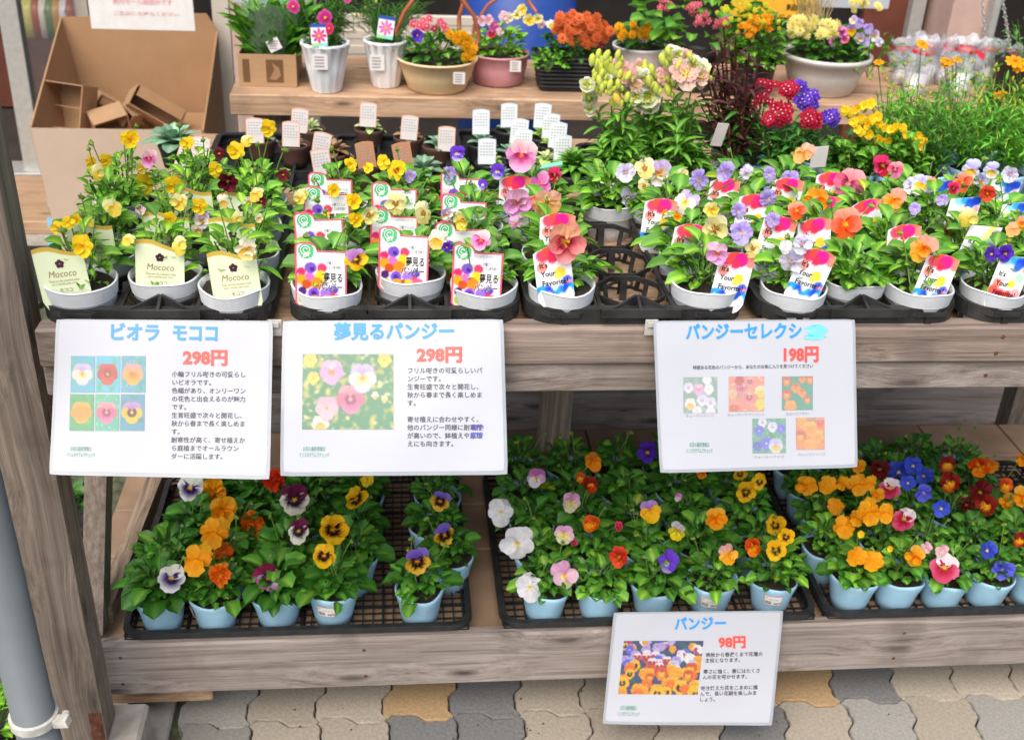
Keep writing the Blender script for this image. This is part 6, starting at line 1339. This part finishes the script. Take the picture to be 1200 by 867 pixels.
for k in range(26): g.obox(at_y(283, -10 + k*7, 3.6), at_y(284, -6 + k*7, 3.6), .005, .003)
solo('hanging_chain', g, MT['metal'], 'thin chain hanging in front of the pink wall strip', 'chain')
wb('wall_strip', vx(1112, 30, 3.95), vx(1158, 30, 3.95), 3.95, .2, -.018, 3, 'pinkwall')
wb('door_frame', vx(1067, 20, 4.1), vx(1083, 20, 4.1), 4.1, .06, -.018, 3, 'metal'); wb('door_panel', vx(1012, 20, 4.14), vx(1066, 20, 4.14), 4.14, .03, -.018, 3, 'brown')
wb('door_frame', vx(1104, 20, 4.02), vx(1111, 20, 4.02), 4.02, .06, -.018, 3, 'metal'); wb('door_panel', vx(1084, 20, 4.2), vx(1103, 20, 4.2), 4.2, .03, -.018, 3, 'brown')
wb('door_frame', vx(1160, 30, 3.9), vx(1168, 30, 3.9), 3.9, .06, -.018, 3, 'metal')
# low white louvre behind the bench
for k in range(7): q = at_y(400, 82 - k*9, 3.42); wb('louvre_slat', at_y(352, 60, 3.42).x, at_y(560, 60, 3.42).x, 3.42 + .002*(k % 2), .02, q.z, q.z + .028, 'cream', .003)
wb('post', vx(357, 30, 3.46), vx(371, 30, 3.46), 3.46, .05, -.018, 3, 'cream')
# the dark room behind
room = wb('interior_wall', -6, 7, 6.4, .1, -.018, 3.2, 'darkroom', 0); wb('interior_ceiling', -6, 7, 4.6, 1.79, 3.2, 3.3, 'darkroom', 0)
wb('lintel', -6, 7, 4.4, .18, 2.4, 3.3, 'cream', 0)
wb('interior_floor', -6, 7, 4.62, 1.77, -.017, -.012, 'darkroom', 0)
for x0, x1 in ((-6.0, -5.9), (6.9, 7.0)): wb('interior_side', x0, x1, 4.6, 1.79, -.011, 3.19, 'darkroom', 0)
g = G(); g.box((at_y(0, 60, 5.4).x - .3, 5.4, 0), (at_y(95, 60, 5.4).x, 5.7, .30)); g.box((at_y(0, 60, 5.4).x - .3, 5.6, .31), (at_y(95, 60, 5.4).x, 5.7, .62)); solo('interior_shelf', g, MT['brown'], 'dark red-brown shelf inside the shop behind the glass', 'shelf')
gi = G()
for k in range(7): q = at_y(38 + k*8, 30 - (k % 3)*4, 5.5); gi.v = []; gi.f = []; gi.c = []; gi.m = []; gi.lathe([(.001, 0), (.05, 0), (.055, .12), (.03, .16), (.001, .17)], 10, c=(q.x, 5.5, .302), col=lin(['d8d070', 'b05030', 'e0d8c8', '608848', 'c89040', 'e8e0e0', 'a04838'][k])); solo('shelf_jar', gi, MT['print'], f"{['yellow','rust red','cream','green','amber','white','dark red'][k]} jar on the shelf inside the shop", 'jar', smooth=True)
# door mat and step left
g = G(); g.box((at_z(20, 290, 0).x, 3.3, -.017), (at_z(52, 290, 0).x + .1, 3.75, .004), bev=.003); solo('door_mat', g, MT['black'], 'dark door mat on the floor left of the cardboard box', 'mat')
g = G(); g.box((-2.6, 3.9, -.017), (at_y(60, 250, 3.9).x, 4.38, .03), bev=.003); o = wpart('door_step', g, MT['plank']); o['kind'] = 'structure'
# paper notices
def notice(lab, px0, py0, px1, py1, y, m, lines, name='notice'):
    a, b = at_y(px0, py0, y), at_y(px1, py1, y); g = G(); g.box((a.x, y, b.z), (b.x, y + .003, a.z), bev=.0008); t = thing(name, lab, 'notice', ((a.x+b.x)/2, y, b.z)); wpart('paper', g, m, t); g = G()
    for s, x, yy, size, col, wd in lines:
        q = at_y(x, yy, y - .0015); put_text(g, s, lambda u, v: (q.x + u, y - .0015, q.z + v), 0, 0, pxm(size, q), lin(col), .02, width=pxm(wd, q))
    if g.v: wpart('lettering', g, MT['print'], t)
    return t
MT['yellow_card'] = mat('yellow_card', (.80, .42, .03), .5, var=.08)
notice('white poster with faint pink lettering above the cardboard box', 99, -30, 229, 37, 3.62, MT['sticker'], [('店内セール開催中です', 132, 4, 7, 'eeb0b8', 68), ('ご自由にお持ちください', 132, 17, 5, 'e8b8bc', 76)])
notice('yellow notice with black lettering at the top of the photo', 862, -22, 954, 22, 3.5, MT['yellow_card'], [('商品詳細は', 921, 12, 8, '2c2410', 28), ('お花の寄せ植え', 870, 21, 6, 'a86c10', 60)])
notice('white paper corner beside the yellow notice', 955, -30, 1041, 11, 3.6, MT['paper'], [])
t = notice('white and green card corner hanging above the bagged greens', 272, -22, 340, 5, 3.3, MT['paper'], [])
g = G(); a, b = at_y(300, -16, 3.298), at_y(338, 2, 3.298); g.add([(a.x, 3.2975, b.z), (b.x, 3.2975, b.z), (b.x, 3.2975, a.z), (a.x, 3.2975, a.z)], [(0,1,2,3)], lin('58b878')); wpart('green_panel', g, MT['print'], t)
# blue barrel
q = at_y(605, 60, 3.75); g = G(); g.lathe([(.001, 0), (.17, 0), (.185, .35), (.19, .7), (.2, .72), (.2, .76), (.185, .78), (.185, 1.1), (.1, 1.16), (.001, 1.16)], 32, c=(q.x, 3.75, -.015)); solo('blue_barrel', g, MT['blue'], 'deep blue plastic barrel behind the pink planter', 'barrel', smooth=True)
# wrapped plants in clear film
WR = [(1055, 66, 'leftmost'), (1082, 60, 'second'), (1104, 72, 'third'), (1128, 66, 'fourth'), (1150, 80, 'fifth'), (1068, 84, 'sixth, in front'), (1120, 90, 'seventh, in front'), (1172, 92, 'rightmost')]
wt = at_z(1110, 110, ZN)
for px, py, nm in WR:
    q = at_y(px, py + 26, 3.02 if 'front' in nm else 3.15); t = thing('wrapped_plant', f'small plant wrapped in clear film with red tie, {nm} of the wrapped group', 'wrapped plant', (q.x, q.y, ZN + .001), 'plants wrapped in clear film on the bench'); t.scale = (1, 1, rnd.uniform(.75, 1.15)); t.rotation_euler = (0, rnd.uniform(-.1, .1), rnd.uniform(0, 6))
    g = G(); g.lathe([(.028, 0), (.03, .03), (.036, .06), (.042, .08), (.046, .10), (.030, .12), (.048, .145)], 26, wob=lambda th, i: (.022*noise.noise(Vector((math.cos(th)*2 + px, math.sin(th)*2, i*.9))), .03*noise.noise(Vector((math.cos(th)*3 + px, math.sin(th)*3, 5))) * (i > 3))); part('film', g.mesh('film', MT['film']), t)
    g = G(); g.lathe([(.001, .0), (.026, 0), (.03, .06), (.001, .06)], 16); part('pot', g.mesh('pot', MT['white']), t)
    g = tuft('viola', 'b', 14, .03, .06, .025, 3); part('foliage', g.mesh('foliage', MT['leaf']), t, Matrix.Translation((0, 0, .06)), kind='stuff')
    g = G(); g.lathe([(.031, .115), (.034, .12), (.031, .125)], 14, col=lin('d8283c')); g.add([(.0, -.035, .115), (.025, -.045, .100), (.03, -.04, .115), (.002, -.036, .125)], [(0,1,2,3)], lin('d8283c')); part('red_tie', g.mesh('red_tie', MT['print']), t)
# chains on the right
for ci, pts in enumerate((((1150, -10), (1153, 30), (1156, 70)), ((1173, -10), (1180, 30), (1186, 68)))):
    g = G(); a, b = at_y(*pts[0], 3.3), at_y(*pts[2], 3.3); n = 17
    for k in range(n):
        p0_, p1_ = a.lerp(b, k/n), a.lerp(b, (k+.85)/n); m_ = p0_.lerp(p1_, .5); s_ = .006; off_ = Vector((s_, 0, 0)) if k % 2 == 0 else Vector((0, s_, 0))
        g.tube([p0_, m_ + off_, p1_, m_ - off_, p0_], .0022, 5, cap=False)
    solo('hanging_chain', g, MT['metal'], ['left of the two link chains hanging at the upper right', 'right of the two link chains hanging at the upper right'][ci], 'chain', 'link chains at the upper right')
# bush at the far right and basket below
t, h, r = planter('potted_bush', 'small grey-green bushy plant behind the right chain', 1195, 70, 118, 60, 48, 3.35, 'black', 'bush'); greens(t, h, r*1.5, 'g', 150, .12, .022, kind='lance')
# plant in the bottom-left corner and one behind the post
q = at_z(2, 858, .12); t = thing('potted_plant', 'dark pot with small green leaves in the bottom left corner', 'potted plant', (q.x - .02, q.y + .02, 0)); g = G(); g.lathe([(.04, 0), (.055, .10), (.058, .10), (.058, .11), (.05, .11)], 20); part('pot', g.mesh('pot', MT['black']), t); part('foliage', tuft_mesh('viola', 'u', 60, .06, .08, .03, 2), t, Matrix.Translation((0, 0, .10)), kind='stuff')
q = at_z(84, 590, .2); t = thing('potted_plant', 'pale potted plant in the shade behind the left post', 'potted plant', (q.x, q.y, 0)); g = G(); g.lathe([(.045, 0), (.06, .16), (.068, .16), (.068, .18), (.055, .18)], 22); part('pot', g.mesh('pot', MT['black']), t); part('foliage', tuft_mesh('viola', 'b', 60, .06, .08, .03, 3), t, Matrix.Translation((0, 0, .17)), kind='stuff')
